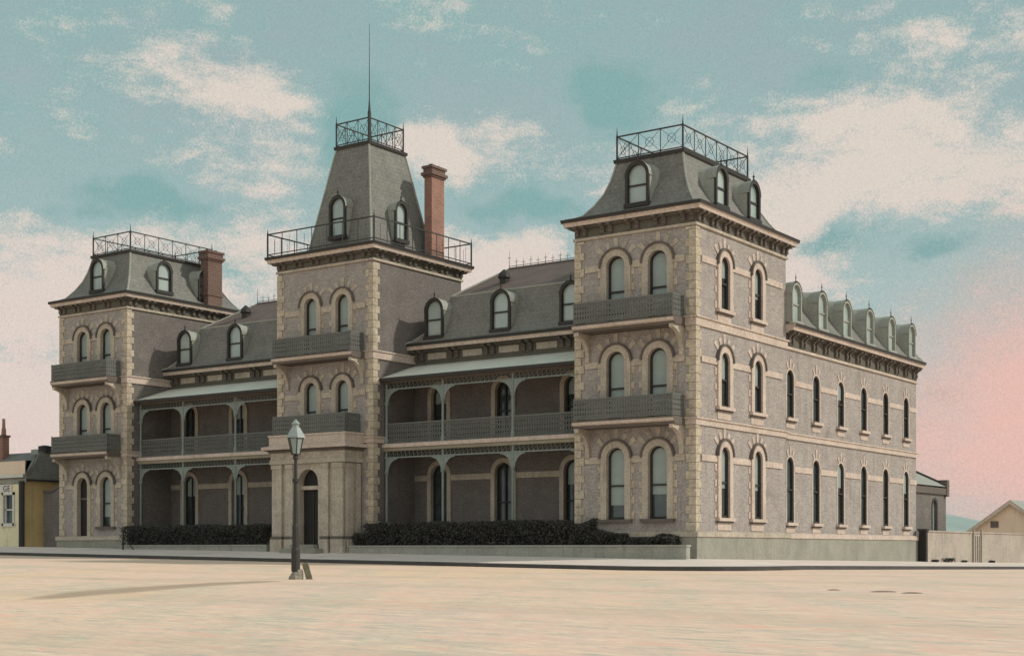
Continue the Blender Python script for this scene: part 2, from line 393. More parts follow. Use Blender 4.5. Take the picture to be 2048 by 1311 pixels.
DOR = {}
def put_dormer(w, h, depth, pos, rz=0, pale=False, apron=0.0):
    key = (w, h, depth, pale)
    if key not in DOR:
        FM = M['lead'] if pale else M['dark']; fw = -.02 if pale else .02; fs = .55 if pale else 1.0
        F = front(0); r = w/2; zs = h-r; n = 12
        mb = MB(); R = r+.10
        path = lambda rr, dz=0: [(-rr,-.06)] + [(rr*math.cos(PI-PI*k/n), zs+rr*math.sin(PI*k/n)*1.06) for k in range(n+1)] + [(rr,-.06)]
        A = path(R); B = path(R)
        K = [(F(u,0,z), F(u*1.05,-depth*.4,z+.02*max(0,z)/h), F(u*1.42,-depth,z+.12*max(0,z)/h)) for u,z in A]
        mb.prism([k[0] for k in K], [k[1] for k in K], M['lead'], False, False); mb.prism([k[1] for k in K], [k[2] for k in K], M['lead'], False, True)
        # flared eave lip over the arch
        L1, L2 = path(R+.05), path(R+.025)
        for k in range(1, len(L1)-2):
            mb.face([F(*q) for q in ((L1[k][0],.08,L1[k][1]),(L1[k+1][0],.08,L1[k+1][1]),(L2[k+1][0],-.45,L2[k+1][1]),(L2[k][0],-.45,L2[k][1]))], M['lead'])
        root = mb.obj('dormer')
        mb = MB(); I, O = path(r), path(R+fw)
        for (a0,a1),(c0,c1) in zip(zip(I,I[1:]), zip(O,O[1:])):
            mb.face([F(a0[0],.07,a0[1]),F(a1[0],.07,a1[1]),F(c1[0],.07,c1[1]),F(c0[0],.07,c0[1])], FM)
            mb.face([F(c0[0],.07,c0[1]),F(c1[0],.07,c1[1]),F(c1[0],-.03,c1[1]),F(c0[0],-.03,c0[1])], FM)
            mb.face([F(a0[0],.07,a0[1]),F(a1[0],.07,a1[1]),F(a1[0],-.1,a1[1]),F(a0[0],-.1,a0[1])], FM)
        fbox(mb, F, -R-.05, R+.05, -.05, .12, -.16, .02, FM)
        fbox(mb, F, -r, r, -.07, -.02, h*.48-.035, h*.48+.035, FM)
        for s_ in (-1, 1): fbox(mb, F, s_*r-.02, s_*r+.02, -.07, -.02, 0, zs, FM)
        mb.obj('frame', root)
        mb = MB(); mb.face([F(u,-.075,z) for u,z in path(r+.02)], M['glass_pale']); mb.obj('pane', root)
        mb = MB(); mb.lathe(0, .0, [(.035*fs,h+.12),(.05*fs,h+.22),(.02*fs,h+.28),(.055*fs,h+.34),(.012,h+.42),(.006,h+.56)], M['dark'], 6); mb.obj('finial', root)
        DOR[key] = root; root.parent = hotel; root.location = pos; root.rotation_euler = (0,0,rz)
        return root
    return copy_part(DOR[key], hotel, pos, rz)

# --- cornice brackets (pairs of scroll consoles), one mesh shared by every copy
def bracket_mesh(h, dep):
    mb = MB()
    for s_ in (-1, 1):
        u = s_*.19
        prof = [(0,-h),(.10,-h),(.13,-h*.72),(.09,-h*.55),(.16,-h*.35),(dep,-h*.18),(dep,0),(0,0)]
        mb.prism([(u-.085,-d,z) for d,z in prof], [(u+.085,-d,z) for d,z in prof], DK)
    mb.box(-.26, .26, -.05, .01, -h-.05, -h, M['frieze'])
    o = mb.obj('bracket'); return o
BRK = {}
def put_bracket(h, dep, pos, rz, parent):
    k = (h, dep)
    if k not in BRK:
        o = bracket_mesh(h, dep); BRK[k] = o; o.parent = parent; o.location = pos; o.rotation_euler = (0,0,rz); return o
    return copy_part(BRK[k], parent, pos, rz)

def quoin(x, y, sx, sy, z0, z1):
    """one corner strip of alternating long and short stones; sx, sy = outward signs"""
    mb = MB(); z = z0; k = 0
    while z < z1-.1:
        a, b = (.41,.27) if k % 2 == 0 else (.27,.41)
        h = min(.335, z1-z)
        p = .045; t = .05
        # L-shaped stone: one leg on each face, butted at the corner
        x_out, y_out = x+sx*p, y+sy*p
        mb.box(min(x-sx*a, x_out), max(x-sx*a, x_out), min(y_out, y-sy*t), max(y_out, y-sy*t), z+.008, z+h-.008, Q)
        mb.box(min(x-sx*t, x_out), max(x-sx*t, x_out), min(y-sy*t, y-sy*b), max(y-sy*t, y-sy*b), z+.008, z+h-.008, Q)
        z += .335; k += 1
    return mb.obj('quoin', hotel)

def railing(mb, p0, p1, z, h, mat, step=.125, bar=.031, lattice=True, rail=.035, solid=False):
    p0 = Vector((p0[0],p0[1],0)); p1 = Vector((p1[0],p1[1],0)); d = p1-p0; L = d.length; d = d/L
    at = lambda t, zz: tuple(p0 + d*t + Vector((0,0,zz)))
    mb.bar(at(0,z+h), at(L,z+h), rail*1.25, mat); mb.bar(at(0,z+.06), at(L,z+.06), rail, mat)
    n = max(1, round(L/step)); s_ = L/n
    for i in range(n+1): mb.bar(at(i*s_, z+.06), at(i*s_, z+h), bar, mat)
    if lattice:
        for i in range(n):
            a, b = i*s_, (i+1)*s_
            zz = [z+.06 + (h-.06)*k/4 for k in range(5)]
            for k in range(4):
                mb.bar(at(a, zz[k]), at(b, zz[k+1]), bar*.85, mat); mb.bar(at(b, zz[k]), at(a, zz[k+1]), bar*.85, mat)
def gallery(mb, pts, z, h, mat, bay=1.0, closed=True, spike=.42, r=.028, cross=True):
    """thin rooftop railing with cross braces and spiked corner posts"""
    n = len(pts)
    for i in range(n if closed else n-1):
        a = Vector((*pts[i],0)); b = Vector((*pts[(i+1) % n],0)); d = b-a; L = d.length; d /= L
        at = lambda t, zz: tuple(a + d*t + Vector((0,0,zz)))
        mb.bar(at(0,z+h), at(L,z+h), r*1.3, mat); mb.bar(at(0,z+.09), at(L,z+.09), r, mat)
        k = max(1, round(L/bay)); s_ = L/k
        for j in range(k):
            if j: mb.bar(at(j*s_,z), at(j*s_,z+h), r*.7, mat)
            if not cross:
                mb.bar(at((j+.5)*s_,z+.09), at((j+.5)*s_,z+h*.8), r*.3, mat); continue
            mb.bar(at(j*s_,z+.09), at((j+1)*s_,z+h), r*.36, mat); mb.bar(at((j+1)*s_,z+.09), at(j*s_,z+h), r*.36, mat)
            c = at((j+.5)*s_, z+h*.54); q = .2*h
            ring = [at((j+.5)*s_+q*math.cos(t*PI/4), z+h*.54+q*math.sin(t*PI/4)) for t in range(8)]
            for p, p2 in zip(ring, ring[1:]+ring[:1]): mb.bar(p, p2, r*.36, mat)
        mb.tube(at(0,z-.05), at(0,z+h+.05), r*1.5, mat, 6); mb.tube(at(0,z+h+.05), at(0,z+h+spike), r*1.1, mat, 5, .004)
    if not closed:
        p = pts[-1]; mb.tube((*p,z-.05), (*p,z+h+.05), r*1.5, mat, 6); mb.tube((*p,z+h+.05), (*p,z+h+spike), r*1.1, mat, 5, .004)

FR, SP = M['frieze'], M['stone_pink']
def cornice_profile(zs, zt, over, outer=S):
    """string, frieze, soffit, fascia, gutter from zs up to zt"""
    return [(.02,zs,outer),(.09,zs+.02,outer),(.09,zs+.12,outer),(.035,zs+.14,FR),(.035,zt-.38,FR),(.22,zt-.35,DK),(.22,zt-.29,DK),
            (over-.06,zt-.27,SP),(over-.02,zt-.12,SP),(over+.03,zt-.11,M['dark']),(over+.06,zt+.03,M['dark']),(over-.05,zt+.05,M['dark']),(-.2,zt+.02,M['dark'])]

def tower(x0, x1, y0, y1, zs, zt, over, front_holes, side_holes, side_mat, zb=-.6):
    mb = MB()
    wall(mb, front(y0), rect(x0,x1,zb,zs+.3), front_holes, M['brick'], .24, S)
    wall(mb, right(x1), rect(y0,y1,zb,zs+.3), side_holes, side_mat, .15, DK)  # dark reveals: jamb shade painted into the stone
    mb.face([(x0,y0,zb),(x0,y1,zb),(x0,y1,zs+.3),(x0,y0,zs+.3)], side_mat)
    mb.face([(x0,y1,zb),(x1,y1,zb),(x1,y1,zs+.3),(x0,y1,zs+.3)], side_mat)
    mb.obj('tower_wall', hotel, clean=False)
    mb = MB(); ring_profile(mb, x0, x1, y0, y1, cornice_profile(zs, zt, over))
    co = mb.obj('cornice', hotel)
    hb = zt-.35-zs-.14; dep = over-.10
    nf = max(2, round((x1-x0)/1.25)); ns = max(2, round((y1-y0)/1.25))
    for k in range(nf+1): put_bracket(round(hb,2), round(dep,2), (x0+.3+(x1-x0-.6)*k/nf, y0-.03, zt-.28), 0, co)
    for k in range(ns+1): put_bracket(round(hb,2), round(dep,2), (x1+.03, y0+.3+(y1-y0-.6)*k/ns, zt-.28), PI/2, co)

def string_course(x0, x1, y0, y1, z0, z1, out=.07, mat=None):
    mb = MB(); mat = mat or SP
    ring_profile(mb, x0, x1, y0, y1, [(-.01,z0,mat),(out,z0,mat),(out,z1-.07,mat),(out+.06,z1-.06,mat),(out+.06,z1,mat),(-.01,z1+.02,mat)])
    return mb.obj('string_course', hotel)
def impost(F, segs, z0, z1, mat, out=.05):
    for a, b in segs:
        mb = MB(); fbox(mb, F, a, b, -.02, out, z0, z1, mat); mb.obj('impost_band', hotel)

def mansard(x0, x1, y0, y1, prof, top_mat=None, hips=True, mat=None):
    """concave mansard: prof = [(inset, z)]"""
    mb = MB(); mat = mat or M['slate']
    for (i0,z0),(i1,z1) in zip(prof, prof[1:]):
        A = loop_rect(x0,x1,y0,y1,-i0,z0); B = loop_rect(x0,x1,y0,y1,-i1,z1)
        for k in range(4):
            k2 = (k+1) % 4; mb.face([A[k],A[k2],B[k2],B[k]], mat)
        if hips:
            for k in range(4): mb.tube(A[k], B[k], .05, M['lead'], 5, caps=False)
    i, z = prof[-1]
    mb.face(loop_rect(x0,x1,y0,y1,-i,z), top_mat or M['lead'])
    # moulded kerb at the top
    for o0, o1, za, zb2 in ((.10,.10,z-.10,z+.04),):
        A = loop_rect(x0,x1,y0,y1,-i+.10,za); B = loop_rect(x0,x1,y0,y1,-i+.12,zb2); D = loop_rect(x0,x1,y0,y1,-i-.15,zb2)
        for k in range(4):
            k2 = (k+1) % 4; mb.face([A[k],A[k2],B[k2],B[k]], M['dark']); mb.face([B[k],B[k2],D[k2],D[k]], M['lead'])
    return mb.obj('mansard_roof', hotel)

# ---- right tower and left tower share the design
TW = [(-3.60,.86), (-1.66,.86)]            # window centres from the tower's right edge
BELL = [(-.34,13.88),(-.08,13.95),(.2,14.08),(.55,14.53),(.84,15.03),(1.02,15.52),(1.14,15.97),(1.23,16.42)]
def end_tower(X, gs, side_windows, lower, door):
    """X = right edge; gs = ground sill; lower = how much lower the arches sit"""
    x0, x1, y0, y1 = X-5.54, X, 0, 8.3
    ground_top, mid_top, up_top = 4.48-lower, 8.36-lower*.7, 12.22-lower*.5
    fh = []
    for k, (c, w) in enumerate(TW):
        z0 = .58 if (door and k == 0) else gs
        fh.append(arch(X+c, w, z0, ground_top)); fh.append(arch(X+c, w, 5.56, mid_top)); fh.append(arch(X+c, w, 9.52, up_top))
    sh = []
    if side_windows:
        for c in (2.42, 5.45):
            for z0, za in ((1.64,4.5),(6.1,8.3),(10.0,12.15)): sh.append(arch(c, .76, z0, za))
    tower(x0, x1, y0, y1, 13.0, 13.85, .42, fh, sh, M['brick'] if side_windows else M['brick_brown_shade'])
    for k, (c, w) in enumerate(TW):
        if door and k == 0:
            mb = MB(); F = front(0)
            mb.prism([F(u,-.24,z) for u,z in arch(X+c, w+.02, .55, ground_top)], [F(u,-.18,z) for u,z in arch(X+c, w+.02, .55, ground_top)], M['door'])
            d = mb.obj('door', hotel); d['label'] = 'dark arched side door at the foot of the left tower'
            mb = MB(); fbox(mb, F, X+c-.4, X+c+.4, -.19, -.13, 3.05, 3.15, M['stone_dark']); mb.obj('transom', d)
            # surround
            w_ = put_window(w, ground_top-.58, 'front', (X+c, 0, .58)); 
            for ch in list(w_.children):
                if ch.name.split('.')[0] in ('sash','pane','blind','sill'): bpy.data.objects.remove(ch)
            w_.name = 'doorway_surround'
        else: put_window(w, ground_top-gs, 'front', (X+c, 0, gs))
        put_window(w, mid_top-5.56, 'front', (X+c, 0, 5.56)); put_window(w, up_top-9.52, 'front', (X+c, 0, 9.52))
    if side_windows:
        for c in (2.42, 5.45):
            for z0, za in ((1.64,4.5),(6.1,8.3),(10.0,12.15)): put_window(.76, round(za-z0,2), 'side', (X, c, z0), PI/2)
    string_course(x0, x1, y0, y1, 9.12, 9.5); string_course(x0, x1, y0, y1, 5.25, 5.54)
    e = .46
    for zi in (ground_top-.62, mid_top-.62, up_top-.55):
        a, b = X+TW[0][0], X+TW[1][0]; hw = .86/2+.27
        impost(front(0), [(x0+e, a-hw), (a+hw, b-hw), (b+hw, x1-e)], zi, zi+.26, S)
        if side_windows:
            hw2 = .76/2+.27
            impost(right(X), [(e, 2.42-hw2), (2.42+hw2, 5.45-hw2), (5.45+hw2, y1-.4)], zi, zi+.25, SP)
    for x, sx in ((x0,-1),(x1,1)):
        for z0, z1 in ((1.1,5.24),(5.56,9.11),(9.52,12.98)): quoin(x, y0, sx, -1, z0, z1)
    mb = MB(); P = M['plinth']
    ring_profile(mb, x0, x1, y0, y1, [(.14,-.6,P),(.14,.86,S),(.19,.87,S),(.19,1.06,S),(0,1.1,S)])
    mb.obj('plinth', hotel)
    mansard(x0, x1, y0, y1, BELL)
    mb = MB(); i = 1.23
    gallery(mb, [(x0+i,y0+i),(x1-i,y0+i),(x1-i,y1-i),(x0+i,y1-i)], 16.45, .98, M['iron'], 1.0)
    mb.obj('roof_railing', hotel)
    put_dormer(.86, 1.52, 1.2, ((x0+x1)/2-.02, .30, 14.30))
    for c in (2.75, 5.75): put_dormer(.86, 1.46, 1.2, (X-.30, c, 14.34), PI/2)
    for z in (9.12, 5.24): balcony(x0+.45, x1-.42, z, 1.02)

def balcony(x0, x1, z, dep, h=.84, parent=None, brackets=True):
    mb = MB(); F = front(0)
    prof = [(-.02,z,DK),(dep-.12,z,DK),(dep-.10,z+.10,SP),(dep-.02,z+.13,SP),(dep,z+.24,DK),(dep,z+.30,DK),(dep-.04,z+.31,DK),(.0,z+.31,DK)]
    run_profile(mb, F, x0, x1, prof)
    b = mb.obj('balcony', hotel)
    mb = MB(); e = .07; G = M['iron_green']
    railing(mb, (x0+e,-dep+e), (x1-e,-dep+e), z+.31, h, G)
    railing(mb, (x0+e,-dep+e), (x0+e,-.09), z+.31, h, G); railing(mb, (x1-e,-dep+e), (x1-e,-.09), z+.31, h, G)
    for x in (x0+e, x1-e, (x0+x1)/2): mb.tube((x,-dep+e,z+.31), (x,-dep+e,z+.31+h+.06), .035, G, 6)
    mb.obj('railing', b)
    if brackets:
        for x in (x0+.16, x1-.16):
            mb = MB(); R = dep*.78; n = 10
            pts = [(.0,0),(dep*.9,0),(dep*.9,-.14)] + [(.12+R*math.cos(PI/2-PI/2*0)*0 + R*(1-math.sin(t)), -.14-R*(1-math.cos(t))) for t in [PI/2*k/n for k in range(n+1)]] + [(.12,-1.12),(.0,-1.2)]
            mb.prism([(x-.09,-d,z+zz) for d,zz in pts], [(x+.09,-d,z+zz) for d,zz in pts], S)
            mb.obj('bracket', b)
    return b

end_tower(0, 1.58, True, 0, False)
end_tower(-33.56, 1.58, False, .24, True)

# ---- middle tower
MX0, MX1, MY1 = -22.55, -16.55, 6.6
MC = [(-20.40,.78), (-18.40,.78)]
fh = []
for c, w in MC: fh += [arch(c, w, 5.66, 8.22), arch(c, w, 9.5, 12.2)]
fh.append([(-20.18,-.6+.01),(-18.92,-.6+.01),(-18.92,4.2),(-20.18,4.2)])
tower(MX0, MX1, 0, MY1, 13.55, 14.32, .42, fh, [], M['brick_brown_shade'])
for c, w in MC:
    put_window(w, round(8.22-5.66,2), 'front', (c,0,5.66)); put_window(w, round(12.2-9.5,2), 'front', (c,0,9.5))
string_course(MX0, MX1, 0, MY1, 9.1, 9.48)
string_course(MX0, MX1, 0, MY1, 5.25, 5.54)
for zi in (7.45, 11.45):
    hw = .39+.27
    impost(front(0), [(MX0+.46,MC[0][0]-hw),(MC[0][0]+hw,MC[1][0]-hw),(MC[1][0]+hw,MX1-.46)], zi, zi+.26, S)
for x, sx in ((MX0,-1),(MX1,1)):
    for z0, z1 in ((1.0,5.24),(5.56,9.09),(9.5,13.5)): quoin(x, 0, sx, -1, z0, z1)
mb = MB(); ring_profile(mb, MX0, MX1, 0, MY1, [(.12,-.6,S),(.12,.9,S),(0,.98,S)]); mb.obj('plinth', hotel)
mansard(MX0, MX1, 0, MY1, [(-.36,14.36),(.55,14.40),(.95,14.5),(1.0,14.62),(1.28,16.1),(1.6,17.75),(1.78,18.75),(1.98,19.75)])
mb = MB(); o = .36
gallery(mb, [(MX0-o,-o),(MX1+o,-o),(MX1+o,MY1+.36),(MX0-o,MY1+.36)], 14.40, 1.06, M['iron'], .9, spike=.3, cross=False)
mb.obj('roof_railing', hotel)
i = 1.96
mb = MB(); gallery(mb, [(MX0+i,i),(MX1-i,i),(MX1-i,MY1-2.1),(MX0+i,MY1-2.1)], 19.80, 1.1, M['iron'], .7, spike=.42)
mb.obj('roof_railing', hotel)
mb = MB(); fx, fy = -19.48, 3.1
mb.lathe(fx, fy, [(.13,19.7),(.13,20.1),(.085,20.3),(.085,21.6),(.06,21.7),(.025,22.2),(.008,25.9)], M['dark'], 8); mb.obj('flagpole', hotel)
put_dormer(.80, 1.75, 1.1, (-19.55, .92, 15.2)); put_dormer(.72, 1.68, 1.1, (-17.48, 3.1, 15.15), PI/2)
balcony(MX0+.5, MX1-.45, 9.1, 1.02)

# ---- entrance porch
PX0, PX1, PY = -21.75, -17.3, -1.12
porch_F = front(PY)
mb = MB(); pc = -19.55; dw = 1.26
wall(mb, porch_F, rect(PX0,PX1,-.2,4.35), [[(pc-dw/2,-.19),(pc+dw/2,-.19)] + arch(pc, dw, 0, 4.08)[2:]], S, .45, S)
for x in (PX0, PX1): mb.face([(x,PY,-.2),(x,.0,-.2),(x,.0,4.35),(x,PY,4.35)], S)
porch = mb.obj('porch', hotel, clean=False)
mb = MB()
for u0, u1 in ((PX0,PX0+.62),(PX0+.9,PX0+1.32),(PX1-1.32,PX1-.9),(PX1-.62,PX1)):
    fbox(mb, porch_F, u0, u1, -.02, .12, .98, 4.3, S); fbox(mb, porch_F, u0-.03, u1+.03, -.02, .16, 4.12, 4.32, S)
    fbox(mb, porch_F, u0-.05, u1+.05, -.02, .18, .84, .98, DK); fbox(mb, porch_F, u0-.06, u1+.06, -.02, .20, -.1, .84, S)
    p = mb.obj('pilaster', porch); mb = MB()
for v0, v1 in ((-1.0,-.62),(-.42,-.1)):
    mb.box(PX1-.01, PX1+.1, v0, v1, .98, 4.3, S); mb.box(PX1-.01, PX1+.15, v0-.03, v1+.03, -.1, .84, S); mb.box(PX1-.01, PX1+.13, v0-.02, v1+.02, .84, .98, DK)
    mb.obj('pilaster', porch); mb = MB()
prof = [(0,4.33,S),(.14,4.35,S),(.14,4.55,S),(.10,4.57,S),(.10,4.86,S),(.16,4.88,DK),(.20,4.95,DK),(.42,5.02,SP),(.42,5.16,SP),(.2,5.2,SP),(.16,5.22,SP),(.16,5.62,SP),(.2,5.63,SP),(.2,5.71,SP),(-.3,5.72,SP)]
ring_profile(mb, PX0, PX1, PY, .6, prof); mb.obj('entablature', porch)
mb = MB(); mb.box(pc-dw/2-.02, pc+dw/2+.02, PY+.40, PY+.46, -.2, 4.1, M['door'])
d = mb.obj('door', porch)
mb = MB(); mb.box(pc-.02, pc+.02, PY+.37, PY+.41, .6, 3.1, M['dark']); mb.box(pc-dw/2, pc+dw/2, PY+.2, PY+.4, 3.14, 3.32, S); mb.obj('transom', porch)
mb = MB()
mb.box(pc-dw/2-.5, pc+dw/2+.5, PY-.75, PY+.4, -.3, .42, M['plinth']); mb.box(pc-dw/2-.1, pc+dw/2+.1, PY-.4, PY+.42, .42, .60, M['plinth']); mb.obj('steps', porch)
mb = MB(); G = M['iron_green']; e = .02; zr = 5.72
railing(mb, (PX0-e,PY-.02), (PX1+e,PY-.02), zr, .84, G); railing(mb, (PX1+e,PY-.02), (PX1+e,-.1), zr, .84, G); railing(mb, (PX0-e,PY-.02), (PX0-e,-.1), zr, .84, G)
for x in (PX0, pc, PX1): mb.tube((x,PY-.02,zr), (x,PY-.02,zr+.92), .035, G, 6)
mb.obj('railing', porch)

# ---- front wings with two-storey verandahs (the left one repeats the right one)
def front_wing(ox):
    x0, x1 = -16.55+ox, -5.54+ox; yw = 3.0
    cs = [-15.05+ox, -11.35+ox, -7.6+ox]
    mb = MB(); hs = []
    for c in cs: hs += [arch(c, .95, .72, 4.3), arch(c, .9, 5.3, 8.0)]
    wall(mb, front(yw), rect(x0,x1,-.5,9.8), hs, M['brick_brown_shade'], .22, S)  # shade of the verandah recess put into the darker brick
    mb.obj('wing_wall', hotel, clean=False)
    mb = MB(); mb.box(x0+.02,x1-.02,10.4,10.5,-.5,10, M['brick_brown_shade']); mb.obj('rear_wall', hotel)
    for c in cs:
        put_window(.95, 3.58, 'verandah', (c, yw, .72)); put_window(.9, 2.7, 'verandah', (c, yw, 5.3))
    hw = .95/2+.22
    impost(front(yw), [(x0+.02,cs[0]-hw)]+[(a+hw,b-hw) for a,b in zip(cs,cs[1:])]+[(cs[2]+hw,x1-.02)], 3.58, 3.84, S)
    # frieze panels and cornice
    mb = MB(); prof = cornice_profile(9.0, 9.98, .62, FR)
    run_profile(mb, front(yw), x0, x1, prof, False); co = mb.obj('cornice', hotel)
    nb = 6
    for k in range(nb): put_bracket(.44, .42, (x0+.35+(x1-x0-.7)*k/(nb-1), yw-.03, 9.70), 0, co)
    for k in range(nb-1):
        u = x0+.35+(x1-x0-.7)*(k+.5)/(nb-1); mb = MB(); fbox(mb, front(yw), u-.55, u+.55, .0, .06, 9.27, 9.56, S); mb.obj('frieze_panel', co)
    # mansard with a hipped left end, then the shallow upper roof
    mp = [(.68,10.0),(.45,10.12),(.15,10.5),(-.1,11.05),(-.28,11.6),(-.45,12.18)]   # (out from wall, z)
    hip = [0,.25,.75,1.2,1.5,1.78]
    mb = MB(); yb = 10.5
    for k in range(5):
        (o0,z0),(o1,z1) = mp[k], mp[k+1]
        mb.face([(x0+hip[k],yw-o0,z0),(x1,yw-o0,z0),(x1,yw-o1,z1),(x0+hip[k+1],yw-o1,z1)], M['slate'])
        mb.face([(x0+hip[k],yw-o0,z0),(x0+hip[k+1],yw-o1,z1),(x0+hip[k+1],yb,z1),(x0+hip[k],yb,z0)], M['slate'])
        mb.tube((x0+hip[k],yw-o0,z0), (x0+hip[k+1],yw-o1,z1), .045, M['lead'], 5, caps=False)
    yB = yw+.45; yr, zr = 6.5, 13.85
    mb.face([(x0+1.78,yB,12.18),(x1,yB,12.18),(x1,yr,zr),(x0+3.0,yr,zr)], M['slate_red'])
    mb.face([(x0+1.78,yB,12.18),(x0+3.0,yr,zr),(x0+1.78,yb,12.18)], M['slate'])
    mb.face([(x0+3.0,yr,zr),(x1,yr,zr),(x1,yb,12.18),(x0+1.78,yb,12.18)], M['slate_red'])
    mb.tube((x0+1.78,yB,12.19), (x1,yB,12.19), .05, M['lead'], 5); mb.tube((x0+1.78,yB,12.19), (x0+3.0,yr,zr), .05, M['lead'], 5)
    mb.tube((x0+3.0,yr,zr), (x1,yr,zr), .06, M['slate_red'], 6)
    mb.obj('mansard_roof', hotel)
    mb = MB(); x = x0+1.0; k = 0
    xs = []
    x = x0+3.0
    mb.bar((x0+3.0,yr,zr+.12), (x1,yr,zr+.12), .016, M['iron'])
    while x < x1-.2:
        hgt = .85 if k == 0 else .52 if k % 2 else .42
        mb.tube((x,yr,zr), (x,yr,zr+hgt), .018, M['iron'], 4, .005)
        mb.bar((x-.1,yr,zr+hgt*.62), (x+.1,yr,zr+hgt*.62), .012, M['iron'])
        x += .42; k += 1
    mb.obj('roof_cresting', hotel)
    for vx, vy, vz in ((x0+4.1,4.55,12.85),(x1-2.0,6.3,13.75)):
        mb = MB(); mb.lathe(vx, vy, [(.20,vz-.3),(.22,vz+.1),(.30,vz+.16),(.26,vz+.34),(.10,vz+.5),(.03,vz+.55)], M['dark'], 10); mb.obj('roof_vent', hotel)
    for c in (-15.12+ox, -11.30+ox, -7.55+ox): put_dormer(.86, 1.62, 1.5, (c, yw-.32, 10.28))
    # verandah
    T = M['iron_teal']; yv = .78
    xs = [x0+.14, -13.12+ox, -9.28+ox, x1-.14]
    mb = MB(); A = [(x0+.01,.42,8.20),(x1-.01,.42,8.20),(x1-.01,3.0,9.05),(x0+.01,3.0,9.05)]
    mb.prism(A, [(p[0],p[1],p[2]-.05) for p in A], M['tin'])
    vr = mb.obj('verandah_roof', hotel)
    mb = MB(); mb.box(x0+.01, x1-.01, .36, .44, 8.07, 8.21, M['dark']); mb.box(x0+.01, x1-.01, yv-.05, yv+.05, 7.98, 8.12, M['stone_dark']); mb.obj('gutter', vr)
    mb = MB(); mb.box(x0+.01, x1-.01, .70, 3.0, 5.02, 5.16, M['timber'])
    run_profile(mb, front(.70), x0+.01, x1-.01, [(0,4.86,M['deck']),(.03,4.9,M['deck']),(.03,5.0,M['deck']),(.1,5.03,SP),(.1,5.2,SP),(0,5.22,SP)])
    mb.obj('verandah_floor', hotel)
    mb = MB(); mb.box(x0+.01, x1-.01, .55, 3.0, -.4, .60, M['plinth']); mb.obj('verandah_base', hotel)
    for k, x in enumerate(xs):
        for za, zc, zt2 in ((.6,3.86,4.86),(5.2,7.02,8.0)):
            mb = MB()
            mb.lathe(x, yv, [(.10,za),(.10,za+.25),(.065,za+.32),(.055,zc-.1),(.10,zc),(.12,zc+.06),(.06,zc+.12),(.055,zt2)], T, 8)
            p = mb.obj('verandah_post', hotel)
            ztop = 4.55 if za < 1 else 7.68
            for s_ in (-1, 1):
                if (k == 0 and s_ < 0) or (k == 3 and s_ > 0): continue
                mb = MB(); R = .60; n = 8; zz0 = ztop-.72
                pts = [(.05,zz0),(.05,ztop),(.05+R,ztop)] + [(.05+R-R*math.sin(t), zz0+.72*math.cos(t)-.04*0) for t in [PI/2*j/n for j in range(1,n)]]
                pts = [(.05,ztop),(.05+R,ztop)] + [(.05+R-(R-.05)*math.sin(PI/2*j/n)-.0, ztop-.05-(.62)*(1-math.cos(PI/2*j/n))) for j in range(n+1)] + [(.05,ztop-.67)]
                mb.prism([(x+s_*u,yv-.015,z) for u,z in pts], [(x+s_*u,yv+.015,z) for u,z in pts], T)
                mb.obj('arch_bracket', p)
    for z0, z1 in ((4.55,4.86),(7.68,7.98)):      # openwork frieze between beam and thin rail
        mb = MB(); mb.box(x0+.02, x1-.02, yv-.03, yv+.03, z0, z0+.06, T)
        n = 46
        for j in range(n+1):
            x = x0+.1+(x1-x0-.2)*j/n; mb.bar((x,yv,z0+.05), (x,yv,z1), .011, T)
            if j < n: mb.bar((x,yv,z0+.06), (x+(x1-x0-.2)/n,yv,z1), .009, T)
        mb.obj('verandah_frieze', hotel)
    for a, b in zip(xs, xs[1:]):
        mb = MB(); railing(mb, (a+.06,yv), (b-.06,yv), 5.2, .92, M['iron_green'], .13, .019); mb.obj('verandah_railing', hotel)
front_wing(0); front_wing(-17.01)

# ---- long side wing
SX, SY0, SY1 = -.08, 8.3, 24.8
WC = [8.92, 11.74, 14.6, 17.46, 20.38, 23.28]
mb = MB(); hs = []
for c in WC: hs += [arch(c, .74, 1.55, 4.44), arch(c, .74, 6.15, 8.28)]
wall(mb, right(SX), rect(SY0,SY1,-.8,9.9), hs, M['brick'], .15, DK)  # reveals darkened to hold the shade of the openings
mb.face([(SX,SY1,-.8),(-9,SY1,-.8),(-9,SY1,9.9),(SX,SY1,9.9)], M['brick']); mb.face([(-9,SY0,-.8),(-9,SY1,-.8),(-9,SY1,9.9),(-9,SY0,9.9)], M['brick'])
mb.obj('wing_wall', hotel, clean=False)
for c in WC:
    put_window(.74, 2.89, 'wing', (SX, c, 1.55), PI/2); put_window(.74, 2.13, 'wing', (SX, c, 6.15), PI/2)
RF = right(SX)
mb = MB(); run_profile(mb, RF, SY0, SY1+.02, [(-.01,5.22,SP),(.08,5.22,SP),(.08,5.43,SP),(.13,5.44,SP),(.13,5.5,SP),(-.01,5.52,SP)]); mb.obj('string_course', hotel)
for zi, za in ((3.78,4.04),(7.6,7.84)):
    hw = .37+.09; segs = [(a+hw, b-hw) for a, b in zip(WC, WC[1:])] + [(WC[-1]+hw, SY1)]
    impost(RF, segs, zi, za, SP, .04)
mb = MB(); run_profile(mb, RF, SY0, SY1+.15, [(.16,-.8,M['plinth']),(.16,.84,S),(.21,.86,SP),(.21,1.06,SP),(0,1.1,SP)]); mb.obj('plinth', hotel)
mb = MB(); run_profile(mb, RF, SY0+.01, SY1+.02, cornice_profile(9.14, 10.2, .5, SP), False)
mb.face([RF(SY1+.02,o_,z_) for o_,z_,_ in cornice_profile(9.14,10.2,.5)], SP)
mb.face([RF(SY0+.01,o_,z_) for o_,z_,_ in cornice_profile(9.14,10.2,.5)], SP)
